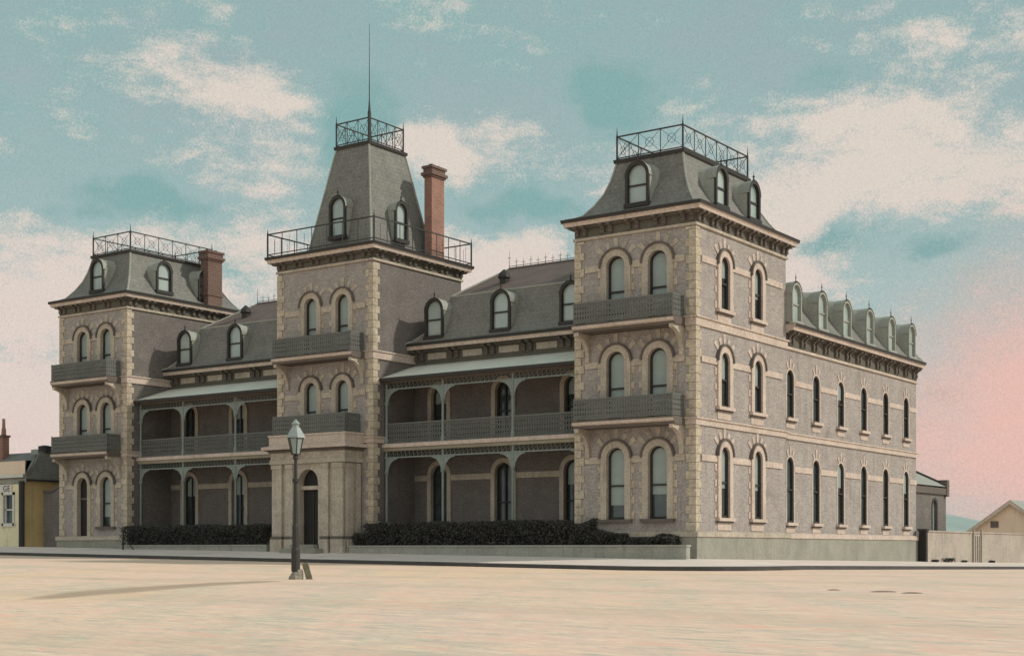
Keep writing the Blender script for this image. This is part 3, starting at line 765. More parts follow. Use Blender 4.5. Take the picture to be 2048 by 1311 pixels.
mb.face([RF(SY0+.01,o_,z_) for o_,z_ in ((.52,10.22),(.36,10.3),(.1,10.6),(-.2,11.05),(-.4,11.5),(-.55,12.0),(-.55,10.2))], M['slate'])
co = mb.obj('cornice', hotel)
for k in range(13): put_bracket(.52, .34, (SX+.03, SY0+.55+(SY1-SY0-.95)*k/12, 9.92), PI/2, co)
mp = [(.52,10.22),(.36,10.3),(.1,10.6),(-.2,11.05),(-.4,11.5),(-.55,12.0)]
mb = MB()
for (o0,z0),(o1,z1) in zip(mp, mp[1:]):
    mb.face([(SX+o0,SY0,z0),(SX+o0,SY1+.3-max(0,.3-o0),z0),(SX+o1,SY1+.3-max(0,.3-o1),z1),(SX+o1,SY0,z1)], M['slate'])
    mb.face([(SX+o0,SY1+.3-max(0,.3-o0),z0),(SX+o1,SY1+.3-max(0,.3-o1),z1),(-9,SY1+.3-max(0,.3-o1),z1),(-9,SY1+.3-max(0,.3-o0),z0)], M['slate'])
mb.face([(SX-.55,SY0,12.0),(SX-.55,SY1-.55,12.0),(-4.5,SY1-3,12.35),(-4.5,SY0,12.35)], M['lead'])
mb.face([(-9,SY0,12.0),(-9,SY1-.55,12.0),(-4.5,SY1-3,12.35),(-4.5,SY0,12.35)], M['lead'])
mb.face([(SX-.55,SY1-.55,12.0),(-9,SY1-.55,12.0),(-4.5,SY1-3,12.35)], M['lead'])
mb.obj('mansard_roof', hotel)
for c in WC: put_dormer(.84, 1.58, 1.2, (SX+.32, c-.1, 10.36), PI/2, pale=True)

# ---- chimneys
def chimney(x0, x1, y0, y1, z0, z1, mat, band=None):
    mb = MB(); mb.box(x0, x1, y0, y1, z0, z1-.55, mat)
    for k, (o, a, b) in enumerate(((.06,z1-.55,z1-.46),(.13,z1-.46,z1-.32),(.04,z1-.32,z1-.12),(.10,z1-.12,z1))):
        mb.box(x0-o, x1+o, y0-o, y1+o, a+.001, b, M['brick_dark'])
    if band: mb.box(x0-.05, x1+.05, y0-.05, y1+.05, band, band+.13, mat)
    o = mb.obj('chimney', hotel)
    mb = MB()
    for y in (y0+.25, y1-.25): mb.lathe((x0+x1)/2, y, [(.12,z1),(.11,z1+.12)], M['dark'], 8)
    mb.obj('chimney_pot', o); return o
chimney(-17.38, -16.92, 4.75, 5.72, 14.2, 19.0, M['brick_red'])
chimney(-34.0, -33.40, 5.5, 6.55, 13.6, 17.0, M['brick_dark'], 14.5)

# ------------------------------------------------------------------ ground
def base_line(x, y): return .0125*max(0, min(60, -x)) - .0108*max(0, min(45, y))
def outd(x, y): return math.hypot(max(x-.3, 0), max(-1.0-y, 0))
def smooth(t): t = max(0, min(1, t)); return t*t*(3-2*t)
def z_pave(x, y): return base_line(x, y) - .06*min(outd(x, y), 4.2)
def z_road(x, y):
    d = outd(x, y)
    if d < 4.2: return z_pave(x, y)-.14
    b = base_line(x, y); t = d-4.2
    z = b*math.exp(-t/25) - .252 - .14*math.exp(-t/10) - .10*(1-math.exp(-t/10))
    z -= .42*(t/36)**3.3 if t < 38 else .502+.044*40*(1-math.exp(-(t-38)/40))
    gx, gy = x+5.5, y+18.5                      # a shallow dip in the road
    z -= .06*math.exp(-(gx*gx+gy*gy)/90)*smooth(t/6)
    return z
def grid_sheet(name, xs, ys, zf, mat, keep=None):
    me = bpy.data.meshes.new(name); n = len(ys)
    v = [(x, y, zf(x, y)) for x in xs for y in ys]
    f = [(i*n+j, (i+1)*n+j, (i+1)*n+j+1, i*n+j+1) for i in range(len(xs)-1) for j in range(n-1)]
    me.from_pydata(v, [], f); me.materials.append(mat); me.update()
    for p in me.polygons: p.use_smooth = True
    o = bpy.data.objects.new(name, me); C.objects.link(o); return o
def spaced(a, b, fine_a, fine_b, step, coarse):
    r = []; x = a
    while x < b: r.append(x); x += step if fine_a <= x < fine_b else coarse
    return r + [b]
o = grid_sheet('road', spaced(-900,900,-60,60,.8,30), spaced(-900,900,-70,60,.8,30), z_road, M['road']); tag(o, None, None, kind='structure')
# pavement: a band that follows the building line round the corner, with a kerb
path_pts = [(x, -1.0, 0, -1) for x in range(-70, 0, 2)] + [(.3, -1.0, math.sin(t*PI/16), -math.cos(t*PI/16)) for t in range(0, 9)] + [(.3, y, 1, 0) for y in range(0, 90, 2)]
mb = MB(); rows = []
for px_, py_, nx, ny in path_pts:
    rows.append([(px_+nx*d, py_+ny*d, z_pave(px_+nx*d, py_+ny*d)+.0) for d in (-3.0, 0, 1.4, 2.8, 4.0)])
for a, b in zip(rows, rows[1:]):
    for k in range(4): mb.face([a[k], a[k+1], b[k+1], b[k]], M['pave'])
o = mb.obj('pavement'); tag(o, None, None, kind='structure')
mb = MB()
def kp(r, d, dz):
    px_, py_, nx, ny = r; x, y = px_+nx*d, py_+ny*d
    px4, py4 = px_+nx*4.0, py_+ny*4.0
    return (x, y, z_pave(px4, py4)+dz)
for r0, r1 in zip(path_pts, path_pts[1:]):
    q = [(4.0,-.25),(4.0,.012),(4.16,.012),(4.22,-.02),(4.24,-.4)]
    for (d0,h0),(d1,h1) in zip(q, q[1:]):
        mb.face([kp(r0,d0,h0), kp(r0,d1,h1), kp(r1,d1,h1), kp(r1,d0,h0)], M['pave'] if h0 > 0 and h1 > 0 else M['kerbstone'])
o = mb.obj('kerb'); tag(o, None, None, kind='structure')

# ------------------------------------------------------------------ garden walls and hedges
def low_wall(name, x0, x1, y0, y1, ztop, label, end_pier=False):
    r = empty(name, ((x0+x1)/2, y0, base_line((x0+x1)/2, 0)))
    tag(r, label, 'garden wall')
    inv = lambda mb, nm: finish(mb, nm, r)
    mb = MB(); n = 12
    mb.box(x0, x1, y0, y1, -.5, ztop-.07, M['render']); inv(mb, 'wall')
    mb = MB(); mb.box(x0-.02, x1+.03, y0-.04, y1+.03, ztop-.07, ztop, M['render']); inv(mb, 'coping')
    return r
def finish(mb, name, root):
    mb.v = [tuple(Vector(p)-root.location) for p in mb.v]
    return mb.obj(name, root)
low_wall('garden_wall', -17.0, .22, -1.15, -.85, .55, 'low pale rendered wall before the hedge, from porch to near corner of the hotel')
low_wall('garden_wall', -33.3, -22.2, -1.15, -.95, .60, 'low pale kerb wall before the hedge, between left tower and hotel porch')

def foliage(name, boxes, n, size, label, cat, group=None, stems=6, mat='leaf', flat=.2):
    """leafy clumps: many small leaf faces spread through the volume, on thin stems"""
    bx = boxes
    cx = sum((b[0]+b[1])/2 for b in bx)/len(bx); cy = sum((b[2]+b[3])/2 for b in bx)/len(bx); cz = min(b[4] for b in bx)
    root = empty(name, (cx, cy, cz)); tag(root, label, cat, group)
    vol = [max(.01,(b[1]-b[0])*(b[3]-b[2])*(b[5]-b[4])) for b in bx]; tot = sum(vol)
    mb = MB()
    for b, v in zip(bx, vol):
        k = int(n*v/tot)
        for _ in range(k):
            x = random.uniform(b[0], b[1]); y = random.uniform(b[2], b[3])
            lump = .5+.5*math.sin(x*2.1+1.3*math.sin(y*3+x))*math.sin(x*.83+2)
            top = b[4]+(b[5]-b[4])*(1-flat+flat*lump)
            z = b[4]+(top-b[4])*math.sqrt(random.random())
            s = size*random.uniform(.6,1.3)
            a = Vector((random.gauss(0,1),random.gauss(0,1),random.gauss(0,.7))).normalized(); c = a.orthogonal().normalized()
            c = Matrix.Rotation(random.uniform(0,2*PI),3,a) @ c; e = a.cross(c)
            p = Vector((x,y,z))-root.location
            mb.face([p+c*s, p+e*s*.5, p-c*s, p-e*s*.5], M[mat])
    mb.obj('foliage', root, clean=False)
    for b in bx:
        for _ in range(stems):
            mb = MB()
            x = random.uniform(b[0]+.05, b[1]-.05); y = (b[2]+b[3])/2+random.uniform(-.1,.1)
            p = Vector((x,y,b[4]))-root.location
            mb.tube(p+Vector((0,0,-.3)), p+Vector((random.uniform(-.15,.15),random.uniform(-.1,.1),(b[5]-b[4])*.7)), .025, M['stem'], 5, .01)
            mb.obj('stem', root, clean=False)
    return root
foliage('hedge', [(-16.6,-5.6,-.78,.5,.2,1.62),(-17.2,-16.4,-.8,-.15,.2,1.15)], 30000, .055, 'long dark clipped hedge under the right-hand verandah beside the porch', 'hedge', None, 14, flat=.07)
foliage('hedge', [(-33.2,-22.9,-.85,.5,.35,1.62)], 24000, .055, 'dark clipped hedge under the left-hand verandah between left tower and porch', 'hedge', None, 14, flat=.07)
foliage('shrub', [(-5.4,-4.45,-.8,-.05,.1,1.66)], 4200, .055, 'rounded dark shrub left of the ground windows of the near tower', 'shrub', None, 4)
foliage('shrub', [(-4.4,-2.9,-.8,-.1,.1,1.15)], 4200, .052, 'loose dark shrub below the left ground window of the near tower', 'shrub', None, 5)
foliage('shrub', [(-2.8,-1.5,-.8,-.1,.1,.92)], 2300, .052, 'low sparse shrub below the right ground window of the near tower', 'shrub', None, 5)
foliage('shrub', [(-1.4,-.55,-.8,-.1,.1,1.05)], 2200, .052, 'small dark shrub nearest the street corner of the hotel', 'shrub', None, 4)

# ------------------------------------------------------------------ street lamp and its plank
LX, LY = -.41, -21.78; LZ = z_road(LX, LY)
lamp = empty('street_lamp', (LX, LY, LZ)); lamp.scale = (.95,.95,1.045); tag(lamp, 'tall dark iron street lamp with tapered glass lantern on a rough stone block', 'street lamp')
mb = MB()
for k in range(3):
    s_ = (.185,.155,.13)[k]; z = (0,.08,.14)[k]
    mb.lathe(.02*k, .03*k, [(s_*1.18,z-.08),(s_*1.1,z+.06),(s_*.8,z+.12)], M['rock'], 7, k*.5)
mb.obj('base_stone', lamp)
mb = MB()
mb.lathe(0, 0, [(.125,.2),(.125,.75),(.10,.82),(.10,1.35),(.075,1.42),(.062,2.2),(.055,2.45),(.095,2.5),(.095,2.56),(.05,2.6),(.045,3.05),(.085,3.1),(.06,3.2)], M['dark'], 10)
mb.obj('post', lamp)
LROT = math.radians(25)
mb = MB(); sq = lambda r, z, n=6: [(r*math.cos(LROT+2*PI*k/n), r*math.sin(LROT+2*PI*k/n), z) for k in range(n)]
for k in range(6):
    a0, a1 = sq(.12,3.2)[k], sq(.225,3.62)[k]; mb.bar(a0, a1, .016, M['dark'])
for r_, z in ((.12,3.2),(.225,3.62)):
    q = sq(r_, z)
    for a, b in zip(q, q[1:]+q[:1]): mb.bar(a, b, .017, M['dark'])
ln = mb.obj('lantern', lamp)
for k in range(6):
    A, B = sq(.115,3.2), sq(.218,3.62); k2 = (k+1) % 6
    mb = MB(); mb.face([A[k],A[k2],B[k2],B[k]], M['lampglass']); mb.obj('glass', ln)
mb = MB(); loops = [sq(.285,3.62), sq(.27,3.66), sq(.13,3.88), sq(.10,3.9), sq(.10,3.97), sq(.14,3.98), sq(.05,4.06), sq(.015,4.1)]
for a, b in zip(loops, loops[1:]): mb.prism(a, b, M['lamptop'], False, False)
mb.face(list(reversed(loops[0])), M['lamptop']); mb.obj('cap', ln)

bx_, by_ = LX+.815*.42, LY+.579*.42-.05; bz_ = z_road(bx_, by_)
pl = empty('plank', (bx_, by_, bz_)); tag(pl, 'short weathered plank standing tilted in the road against the foot of the street lamp', 'plank')
mb = MB(); t = Matrix.Translation((0,0,-.05)) @ Matrix.Rotation(math.radians(35.4),4,'Z') @ Matrix.Rotation(math.radians(-17),4,'Y') @ Matrix.Rotation(math.radians(-8),4,'X')
mb.box(-.08,.08,-.03,.03,0,.52,M['timber']); mb.v = [tuple(t @ Vector(p)) for p in mb.v]; mb.obj('board', pl)
mb = MB(); mb.box(-.084,.084,-.045,.045,.12,.17,M['timber']); mb.box(-.084,.084,-.045,.045,.37,.42,M['timber']); mb.v = [tuple(t @ Vector(p)) for p in mb.v]; mb.obj('batten', pl)

# ------------------------------------------------------------------ left neighbour: yellow cottage, brick side wall, small braced post
cot = empty('cottage', (-46, 0, .6)); tag(cot, 'low yellow rendered cottage with grey hipped roof and lettered board, left of the hotel', 'cottage')
part = lambda mb, nm: finish(mb, nm, cot)
mb = MB()
hole = rect(-44.15,-43.3,1.85,3.45)
wall(mb, front(0), rect(-54,-42.45,-.2,4.4), [hole], M['yellow'], .16, M['paint'])
mb.face([(-42.45,0,-.2),(-42.45,5.2,-.2),(-42.45,5.2,4.4),(-42.45,0,4.4)], M['ochre'])
mb.face([(-54,0,-.2),(-54,5.2,-.2),(-54,5.2,4.4),(-54,0,4.4)], M['yellow'])
o = finish(mb, 'wall', cot)
mb = MB(); run_profile(mb, front(0), -54, -42.1, [(0,4.05,M['plinth']),(.06,4.1,M['plinth']),(.06,4.36,M['stone_dark']),(.22,4.4,M['paint']),(.25,4.58,M['paint']),(.1,4.6,M['cream']),(.1,5.3,M['cream']),(.12,5.34,M['cream']),(-.35,5.36,M['cream'])]); part(mb, 'parapet')
mb = MB()
ey, ez, rz_ = 5.4, 4.45, 6.05
mb.face([(-54.2,.1,4.5),(-42.2,.1,4.5),(-44.6,2.6,rz_),(-51,2.6,rz_)], M['slate']); mb.face([(-42.2,.1,4.3),(-42.2,ey,4.3),(-42.75,2.9,5.95),(-42.75,1.4,5.95)], M['slate'])
mb.face([(-42.75,1.4,5.95),(-42.75,2.9,5.95),(-44.6,2.6,rz_)], M['slate']); mb.face([(-42.2,.1,4.3),(-42.75,1.4,5.95),(-44.6,2.6,rz_)], M['slate'])
mb.face([(-42.2,ey,4.3),(-42.75,2.9,5.95),(-44.6,2.6,rz_),(-51,2.6,rz_),(-54.2,ey,4.3)], M['slate'])
mb.box(-42.32,-42.12,.1,ey,4.2,4.32,M['dark']); part(mb, 'roof')
mb = MB(); mb.box(-44.3,-43.2,1.9,2.5,5.85,6.15,M['lead']); mb.lathe(-43.0,1.9,[(.38,5.9),(.38,6.25),(.42,6.27),(.1,6.34)],M['dark'],12); part(mb, 'roof_vent')
mb = MB()
mb.box(-47.7,-47.0,1.9,2.35,4.9,7.0,M['brick_red']); mb.box(-47.76,-46.94,1.84,2.41,7.0,7.12,M['brick_dark']); ch = part(mb, 'chimney')
mb = MB(); mb.lathe(-47.2,2.12,[(.15,7.12),(.13,7.5),(.10,7.55),(.09,8.1)],M['brick_red'],10); part(mb, 'chimney_pot')
mb = MB(); c0 = M['paint']
for a in ((-44.3,-44.15,1.7,3.6),(-43.3,-43.15,1.7,3.6),(-44.3,-43.15,3.45,3.6),(-44.35,-43.1,1.66,1.85)):
    mb.box(a[0],a[1],-.07,.02,a[2],a[3],c0)
wn = part(mb, 'window')
mb = MB(); mb.box(-44.15,-43.3,.14,.17,1.85,3.45,M['glass']); p = part(mb, 'pane')
mb = MB(); mb.box(-44.15,-43.3,.08,.14,2.58,2.66,c0); mb.box(-44.15,-44.09,.08,.14,1.85,3.45,c0); mb.box(-43.36,-43.3,.08,.14,1.85,3.45,c0); part(mb, 'sash')
mb = MB(); mb.box(-47.5,-43.38,-.06,-.0,3.60,4.05,M['paint']); sg = part(mb, 'signboard')
cu = bpy.data.curves.new('lettering', 'FONT'); cu.body = 'GE'; cu.size = .48; cu.extrude = .008; cu.align_x = 'CENTER'; cu.space_character = 1.15
tx = bpy.data.objects.new('lettering', cu); C.objects.link(tx)
dg = bpy.context.evaluated_depsgraph_get(); me = bpy.data.meshes.new_from_object(tx.evaluated_get(dg)); bpy.data.objects.remove(tx)
me.materials.clear(); me.materials.append(M['ink'])
lt = bpy.data.objects.new('lettering', me); C.objects.link(lt); lt.parent = sg
lt.location = Vector((-43.84, -.07, 3.65)) - cot.location; lt.rotation_euler = (PI/2, 0, 0)
mb = MB(); mb.tube((-42.32,-.16,.5),(-42.32,-.16,4.2),.16,M['dark'],8); part(mb, 'downpipe')

sw = empty('brick_wall', (-40.6, 1.2, .5)); tag(sw, 'dark brick yard wall with raked coping between the yellow cottage and left tower', 'brick wall')
mb = MB(); pts = [(-41.9,.3),(-39.1,.3),(-39.1,4.35),(-41.2,3.55),(-41.9,3.55)]
mb.prism([(x,1.0,z) for x,z in pts], [(x,1.25,z) for x,z in pts], M['brick_brown_shade']); finish(mb, 'wall', sw)
mb = MB(); pts = [(-41.95,3.55),(-41.2,3.55),(-39.1,4.35),(-39.1,4.52),(-41.25,3.7),(-41.95,3.7)]
mb.prism([(x,.94,z) for x,z in pts], [(x,1.31,z) for x,z in pts], M['stone_dark']); finish(mb, 'coping', sw)

bp_ = empty('braced_post', (-31.95, -1.6, z_pave(-31.95,-1.6))); tag(bp_, 'thin dark post with slanting brace on the pavement by the left tower', 'post')
mb = MB(); mb.tube((0,0,-.1),(0,0,1.0),.045,M['dark'],6); mb.obj('post', bp_)
mb = MB(); mb.tube((0,0,.68),(.72,.1,-.02),.03,M['dark'],6); mb.obj('brace', bp_)

# ------------------------------------------------------------------ right end: boundary wall with gate, dark pier, annexe, gabled house, hill
bw = empty('boundary_wall', (.45, 34, -.4)); tag(bw, 'long pinkish rendered street wall running on from the far end of the hotel', 'wall')
mb = MB(); mb.box(.12,.5,24.95,70,-1.2,1.30,M['wallpink']); finish(mb, 'wall', bw)
mb = MB(); mb.box(.07,.55,24.9,70.02,1.30,1.38,M['wallpink']); finish(mb, 'coping', bw)
gt = empty('gate', (.52, 33, -.35)); tag(gt, 'narrow boarded gate with thin posts in the pinkish boundary wall', 'gate')
for k, y in enumerate((32.35, 33.75)):
    mb = MB(); mb.box(.5,.62,y,y+.14,-.8,1.5,M['wallpink']); finish(mb, 'gate_post', gt)
mb = MB(); mb.box(.5,.54,32.5,33.74,-.6,1.25,M['timber'] if False else M['wallpink']); lf = finish(mb, 'leaf', gt)
mb = MB()
for y in (32.8,33.15,33.45): mb.box(.54,.565,y,y+.05,-.5,1.15,M['ink'])
finish(mb, 'batten', gt)
gp = empty('gate_pier', (.3, 24.6, -.3)); tag(gp, 'dark narrow pier at the near end of the boundary wall by the hotel corner', 'pier')
mb = MB(); mb.box(.14,.52,24.6,24.88,-1.0,1.34,M['door']); finish(mb, 'shaft', gp)
mb = MB(); mb.box(.08,.58,24.55,24.92,1.34,1.46,M['dark']); finish(mb, 'cap', gp)

an = empty('annexe', (-4, 29.5, -.3)); tag(an, 'small brown brick outbuilding with grey hipped roof beyond the hotel side wing', 'outbuilding')
mb = MB(); X = -.9; y0, y1 = 25.6, 32.0
wall(mb, right(X), rect(y0,y1,-1,3.9), [arch(30.05,.7,.6,3.15)], M['brick_brown_shade'], .15, M['stone_dark'])
mb.face([(X,y0,-1),(-8,y0,-1),(-8,y0,3.9),(X,y0,3.9)], M['brick_brown_shade']); mb.face([(X,y1,-1),(-8,y1,-1),(-8,y1,3.9),(X,y1,3.9)], M['brick_brown_shade'])
finish(mb, 'wall', an)
mb = MB(); e = .12
mb.face([(X+e,y0-e,3.95),(X+e,y1+e,3.95),(-4,y1-2.6,5.75),(-4,y0+2.5,5.75)], M['lead']); mb.face([(X+e,y1+e,3.95),(-8,y1+e,3.95),(-4,y1-2.6,5.75)], M['lead'])
mb.face([(-8,y0-e,3.95),(-8,y1+e,3.95),(-4,y1-2.6,5.75),(-4,y0+2.5,5.75)], M['lead']); mb.face([(X+e,y0-e,3.95),(-8,y0-e,3.95),(-4,y0+2.5,5.75)], M['lead'])
mb.tube((X+e,y1+e,3.97),(-4,y1-2.6,5.77),.1,M['dark'],5); mb.tube((-4,y0+2.5,5.77),(-4,y1-2.6,5.77),.08,M['dark'],5); finish(mb, 'roof', an)
mb = MB(); mb.box(X-.02,X+.12,y0,y1+.1,3.5,3.86,M['stone_dark']); mb.box(X-.6,X+.16,y1-.3,y1+.12,3.4,4.35,M['stone_dark']); finish(mb, 'cornice', an)
mb = MB(); F = right(X)
A = arch(30.05,.7,.6,3.15); B = arch(30.05,.94,.6,3.28)
for k in range(1,len(A)):
    k2 = (k+1) % len(A)
    mb.face([F(A[k][0],.05,A[k][1]),F(A[k2][0],.05,A[k2][1]),F(B[k2][0],.05,B[k2][1]),F(B[k][0],.05,B[k][1])], M['dark'])
w_ = finish(mb, 'window', an)
mb = MB(); mb.face([F(u,-.12,z) for u,z in A], M['blind']); finish(mb, 'pane', an).parent = w_
hs_ = empty('gabled_house', (-6, 62, 0)); tag(hs_, 'pale cream gabled house with one small vent behind the boundary wall at right', 'house')
mb = MB(); gx, gy = -5.95, 62.0; hw = 4.6; ap = 4.0; sl = .72
mb.face([(gx-hw,gy,-2),(gx+hw,gy,-2),(gx+hw,gy,ap-sl*hw),(gx,gy,ap),(gx-hw,gy,ap-sl*hw)], M['cream'])
mb.face([(gx+hw,gy,-2),(gx+hw,gy+12,-2),(gx+hw,gy+12,ap-sl*hw),(gx+hw,gy,ap-sl*hw)], M['cream'])
mb.face([(gx-hw,gy,-2),(gx-hw,gy+12,-2),(gx-hw,gy+12,ap-sl*hw),(gx-hw,gy,ap-sl*hw)], M['cream'])
finish(mb, 'wall', hs_)
mb = MB(); e = .35
for s_ in (-1, 1):
    A = [(gx,gy-e,ap+.06),(gx+s_*(hw+.4),gy-e,ap+.06-sl*(hw+.4)),(gx+s_*(hw+.4),gy+12,ap+.06-sl*(hw+.4)),(gx,gy+12,ap+.06)]
    mb.prism(A, [(p[0],p[1],p[2]+.1) for p in A], M['lead'])
finish(mb, 'roof', hs_)
mb = MB()
for s_ in (-1, 1):
    A = [(gx,gy-e-.04,ap-.16),(gx,gy-e-.04,ap+.12),(gx+s_*(hw+.4),gy-e-.04,ap+.12-sl*(hw+.4)),(gx+s_*(hw+.4),gy-e-.04,ap-.16-sl*(hw+.4))]
    mb.prism(A, [(p[0],p[1]+.05,p[2]) for p in A], M['stone_pink'])
finish(mb, 'bargeboard', hs_)
mb = MB()
mb.box(gx-1.55,gx-.95,gy-.05,gy+.02,2.05,2.55,M['stone_dark'])
finish(mb, 'vent', hs_)
# far hill: a low rounded ridge
mb = MB(); hill = bpy.data.meshes.new('hill'); vs = []; fs = []
nu, nv = 40, 8
for i in range(nu+1):
    for j in range(nv+1):
        a = math.radians(-75+75*i/nu)      # compass sweep about the origin, from behind-left to behind
        rr = 360+60*j
        x, y = rr*math.sin(a), rr*math.cos(a)
        hgt = 17.0*math.sin(PI*min(1, j/nv+.12))**1.0*(.72+.22*math.sin(i*.9)+.12*math.sin(i*2.3+1)) + 2.0*random.random()
        hgt *= smooth(i/14)*smooth((nu-i)/4)
        vs.append((x, y, -2 + (hgt if 0 < j else -1)))
for i in range(nu):
    for j in range(nv): fs.append((i*(nv+1)+j, (i+1)*(nv+1)+j, (i+1)*(nv+1)+j+1, i*(nv+1)+j+1))
hill.from_pydata(vs, [], fs); hill.materials.append(M['hill'])
for p in hill.polygons: p.use_smooth = True
o = bpy.data.objects.new('hill', hill); C.objects.link(o); tag(o, None, None, kind='structure')

for k, (y, s_, lab) in enumerate(((25.8,.22,'tiny dark weed tuft against the boundary wall beside the dark pier'),
                                  (27.7,.42,'largest dark weed clump at the foot of the pinkish boundary wall'),
                                  (30.6,.2,'thin dark weed tuft at the wall foot just before the gate'),
                                  (35.6,.22,'thin dark weed tuft at the wall foot just past the gate'))):
    z = z_pave(.8, y)
    foliage('weed_tuft', [(.54,.54+s_*.8,y-s_*1.5,y+s_*1.5,z,z+s_*.55)], 260, .05, lab, 'weeds', 'weeds along the boundary wall', 3, 'scrub')
def dirt(px_, py_, w, label):
    z = z_road(px_, py_); mb = MB()
    n = 12; ring = []
    for q, h in ((1.0,.0),(.7,.012),(.3,.02)):
        ring.append([(w*q*(1+.25*math.sin(3*k+px_))*math.cos(2*PI*k/n)*.82-w*.3*q*math.sin(2*PI*k/n)*.3, w*q*(1+.2*math.sin(2*k))*math.sin(2*PI*k/n)*.3, h) for k in range(n)])
    for a, b in zip(ring, ring[1:]): mb.prism(a, b, M['dirt'], False, False)
    mb.face(ring[-1], M['dirt']); o = mb.obj('dirt_patch'); o.location = (px_, py_, z+.004); o.rotation_euler = (0,0,.62)
    tag(o, label, 'dirt patch', 'dark scraps on the road')
dirt(16.36,-22.92,.34,'longer dark scrap of dirt on the pale road at right')
dirt(17.03,-23.23,.26,'shorter dark scrap of dirt on the pale road, rightmost of the pair')
dirt(15.28,-22.8,.16,'small faint scrap of dirt left of the darker scraps on the road')

# ------------------------------------------------------------------ sky, sun, camera
YAW = math.radians(35.3914)
w = bpy.data.worlds.new('World'); sc.world = w; w.use_nodes = True
N = NT(w.node_tree); N.n.clear()
out = N.new('ShaderNodeOutputWorld'); bg = N.new('ShaderNodeBackground'); N.l.new(bg.outputs[0], out.inputs[0])
tc = N.new('ShaderNodeTexCoord'); D = tc.outputs['Generated']
sky = N.new('ShaderNodeTexSky', sky_type='NISHITA', sun_disc=False)
SUN_EL = math.radians(35); SUN_AZ = math.atan2(.86, .51)
sky.sun_elevation = SUN_EL; sky.sun_rotation = SUN_AZ
sp = N.new('ShaderNodeSeparateXYZ'); N.l.new(D, sp.inputs[0])
# compass angle (radians, 0 = the street corner view axis) and elevation of each sky direction, bent a little by noise
n1 = N.new('ShaderNodeTexNoise'); N.l.new(D, n1.inputs['Vector']); n1.inputs['Scale'].default_value = 7; n1.inputs['Detail'].default_value = 5; n1.inputs['Roughness'].default_value = .6
sn1 = N.new('ShaderNodeSeparateColor'); N.l.new(n1.outputs['Color'], sn1.inputs[0])
cy_, sy_ = math.cos(YAW), math.sin(YAW)
X_ = N.math('ADD', N.math('MULTIPLY', sp.outputs[0], cy_), N.math('MULTIPLY', sp.outputs[1], sy_))
Y_ = N.math('SUBTRACT', N.math('MULTIPLY', sp.outputs[1], cy_), N.math('MULTIPLY', sp.outputs[0], sy_))
az0 = N.math('ARCTAN2', X_, Y_); el0 = N.math('ARCSINE', sp.outputs[2])
az = N.math('MULTIPLY_ADD', N.math('SUBTRACT', sn1.outputs[0], .5), .16, az0)
el = N.math('MULTIPLY_ADD', N.math('SUBTRACT', sn1.outputs[1], .5), .07, el0)
def blob(a0, e0, sa, se, amp):
    dx = N.math('DIVIDE', N.math('SUBTRACT', az, math.radians(a0)), math.radians(sa))
    dy = N.math('DIVIDE', N.math('SUBTRACT', el, math.radians(e0)), math.radians(se))
    q = N.math('ADD', N.math('MULTIPLY', dx, dx), N.math('MULTIPLY', dy, dy))
    return N.math('MULTIPLY', N.math('EXPONENT', N.math('MULTIPLY', q, -1.0)), amp)
def total(l):
    t = l[0]
    for b in l[1:]: t = N.math('ADD', t, b)
    return t
# stretched cloud noise
mp_ = N.new('ShaderNodeCombineXYZ'); N.put(mp_.inputs[0], N.math('MULTIPLY', az0, 1.0)); N.put(mp_.inputs[1], N.math('MULTIPLY', el0, 2.1))
cn = N.noise(mp_.outputs[0], 9.0, 8, .66)
fine = N.noise(D, 760, 2, .8)
cl = total([blob(-11.5,17.4,3.6,1.5,.55), blob(-8,14.6,5,1.2,.45), blob(-2.5,15.8,3.4,1.0,.62), blob(-11,11.5,7,2.2,.42), blob(-18.5,9,3.5,4.0,.42),
            blob(-1,11.6,3.5,1.3,.42), blob(-1,9.6,4,1.3,.5), blob(15,15.5,7,4.0,.40), blob(10.5,11.5,4.5,3.5,.46), blob(-19,5,4,4,.45), blob(4,13.5,3,2,.25),
            blob(40,14,14,7,.4), blob(-48,16,14,7,.4), blob(90,25,20,10,.35), blob(-100,28,25,12,.4), blob(170,25,30,12,.4)])
cn2 = N.noise(mp_.outputs[0], 34.0, 4, .6)
sm = total([blob(-6.3,16.2,1.7,2.6,1.0), blob(4.8,17.2,2.4,1.2,.9), blob(-14.5,13.2,3.2,.9,.8), blob(.8,13.3,3.2,.7,.8), blob(12.6,12.0,2.0,.8,.8), blob(16,11.3,1.4,.6,.7), blob(-18.5,7.3,2,.7,.5), blob(16.6,6.3,1.2,.5,.8), blob(-10.5,11.2,2.2,.7,.6), blob(13,17.8,3,1.0,.5)])
cl = N.math('SUBTRACT', cl, N.math('MULTIPLY', sm, .55))
cl = N.math('ADD', cl, N.math('MULTIPLY', N.math('SUBTRACT', cn2, .5), .7))
dens = N.ramp(N.math('ADD', N.math('ADD', cl, N.math('MULTIPLY', N.math('SUBTRACT', cn, .5), 1.8)), N.math('MULTIPLY', N.math('SUBTRACT', fine, .5), .38)), .08, .52)
top = N.mix(N.ramp(el0, math.radians(4), math.radians(22)), srgb(172,194,190), srgb(156,177,178))
top = N.mix(N.ramp(cn, .35, .7), top, srgb(148,182,179))
nish = N.mix(1.0, sky.outputs[0], (.10,.10,.10,1), 'MULTIPLY')
base = N.mix(.06, top, nish)
base = N.mix(N.ramp(N.math('ADD', sm, N.math('MULTIPLY', N.math('SUBTRACT', cn2, .5), .8)), .25, .75), base, srgb(134,172,171))
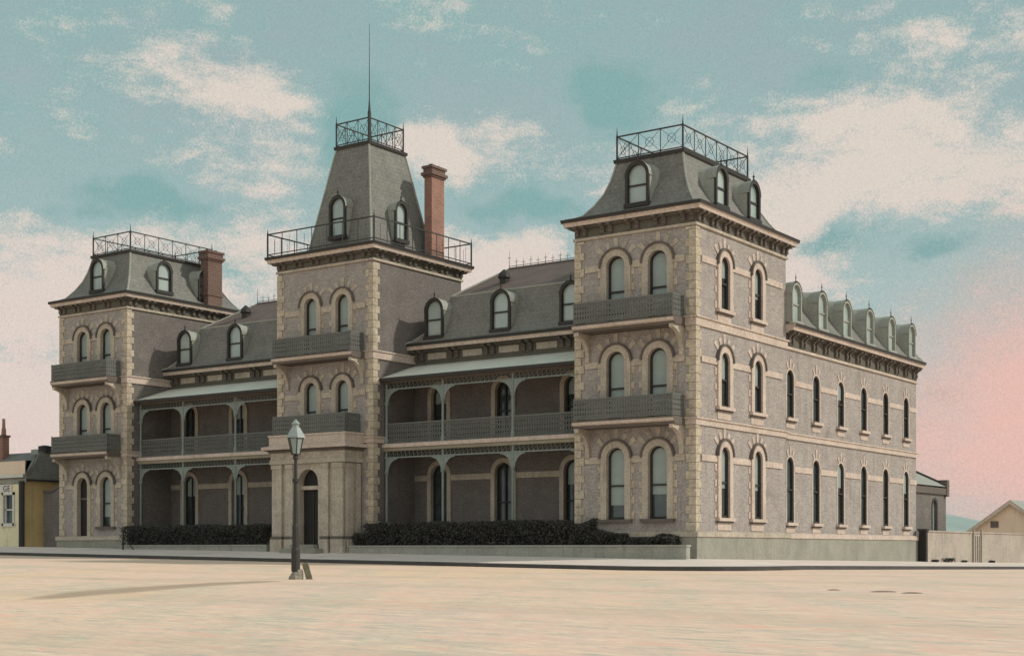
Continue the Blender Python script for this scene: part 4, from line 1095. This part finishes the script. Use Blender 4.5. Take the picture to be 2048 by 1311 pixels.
creamc = N.mix(N.ramp(el0, math.radians(5), math.radians(16)), srgb(233,211,202), srgb(231,215,203))
col = N.mix(N.math('MULTIPLY', dens, .82), base, creamc)
pk = total([blob(20,5.0,9.5,6.2,.80), blob(-19,3.5,4,3,.3), blob(30,5,12,6,.9), blob(60,5,20,6,.6)])
col = N.mix(N.ramp(N.math('ADD', N.math('ADD', pk, N.math('MULTIPLY', N.math('SUBTRACT', cn, .5), .9)), N.math('MULTIPLY', N.math('SUBTRACT', fine, .5), .6)), .10, 1.25), col, srgb(230,188,177))
fg = N.math('MULTIPLY_ADD', N.math('SUBTRACT', fine, .5), .38, 1.0)
cc = N.new('ShaderNodeCombineXYZ')
for i_ in range(3): N.put(cc.inputs[i_], fg)
col = N.mix(1.0, col, cc.outputs[0], 'MULTIPLY')
# below the horizon: plain haze colour
col = N.mix(N.ramp(el0, -.02, .0), srgb(190,170,150), col)
beh = N.ramp(N.math('MULTIPLY', Y_, -1.0), -.1, .5)      # unseen bright cloud bank added behind the viewer to lift the shaded front
col = N.mix(N.math('MULTIPLY', beh, .85), col, srgb(226,229,226))
N.put(bg.inputs[0], col); bg.inputs[1].default_value = 1.0

sd = Vector((math.sin(SUN_AZ)*math.cos(SUN_EL), math.cos(SUN_AZ)*math.cos(SUN_EL), math.sin(SUN_EL)))
L = bpy.data.lights.new('sun', 'SUN'); L.energy = 2.7; L.angle = math.radians(2.5); L.color = (1,.93,.82)
so = bpy.data.objects.new('sun', L); C.objects.link(so); so.rotation_euler = sd.to_track_quat('Z','Y').to_euler(); so.location = (30,30,60)

cam = bpy.data.cameras.new('camera'); co_ = bpy.data.objects.new('camera', cam); C.objects.link(co_)
co_.location = (26.601, -49.795, .37); co_.rotation_euler = (PI/2, 0, YAW)
cam.sensor_width = 36; cam.lens = 36*2873/2048; cam.shift_y = (1098-655.5)/2048
cam.clip_end = 3000; cam.clip_start = .1
sc.camera = co_
vs_ = sc.view_settings; vs_.view_transform = 'Standard'; vs_.look = 'None'; vs_.exposure = 0; vs_.gamma = 1; vs_.use_curve_mapping = False
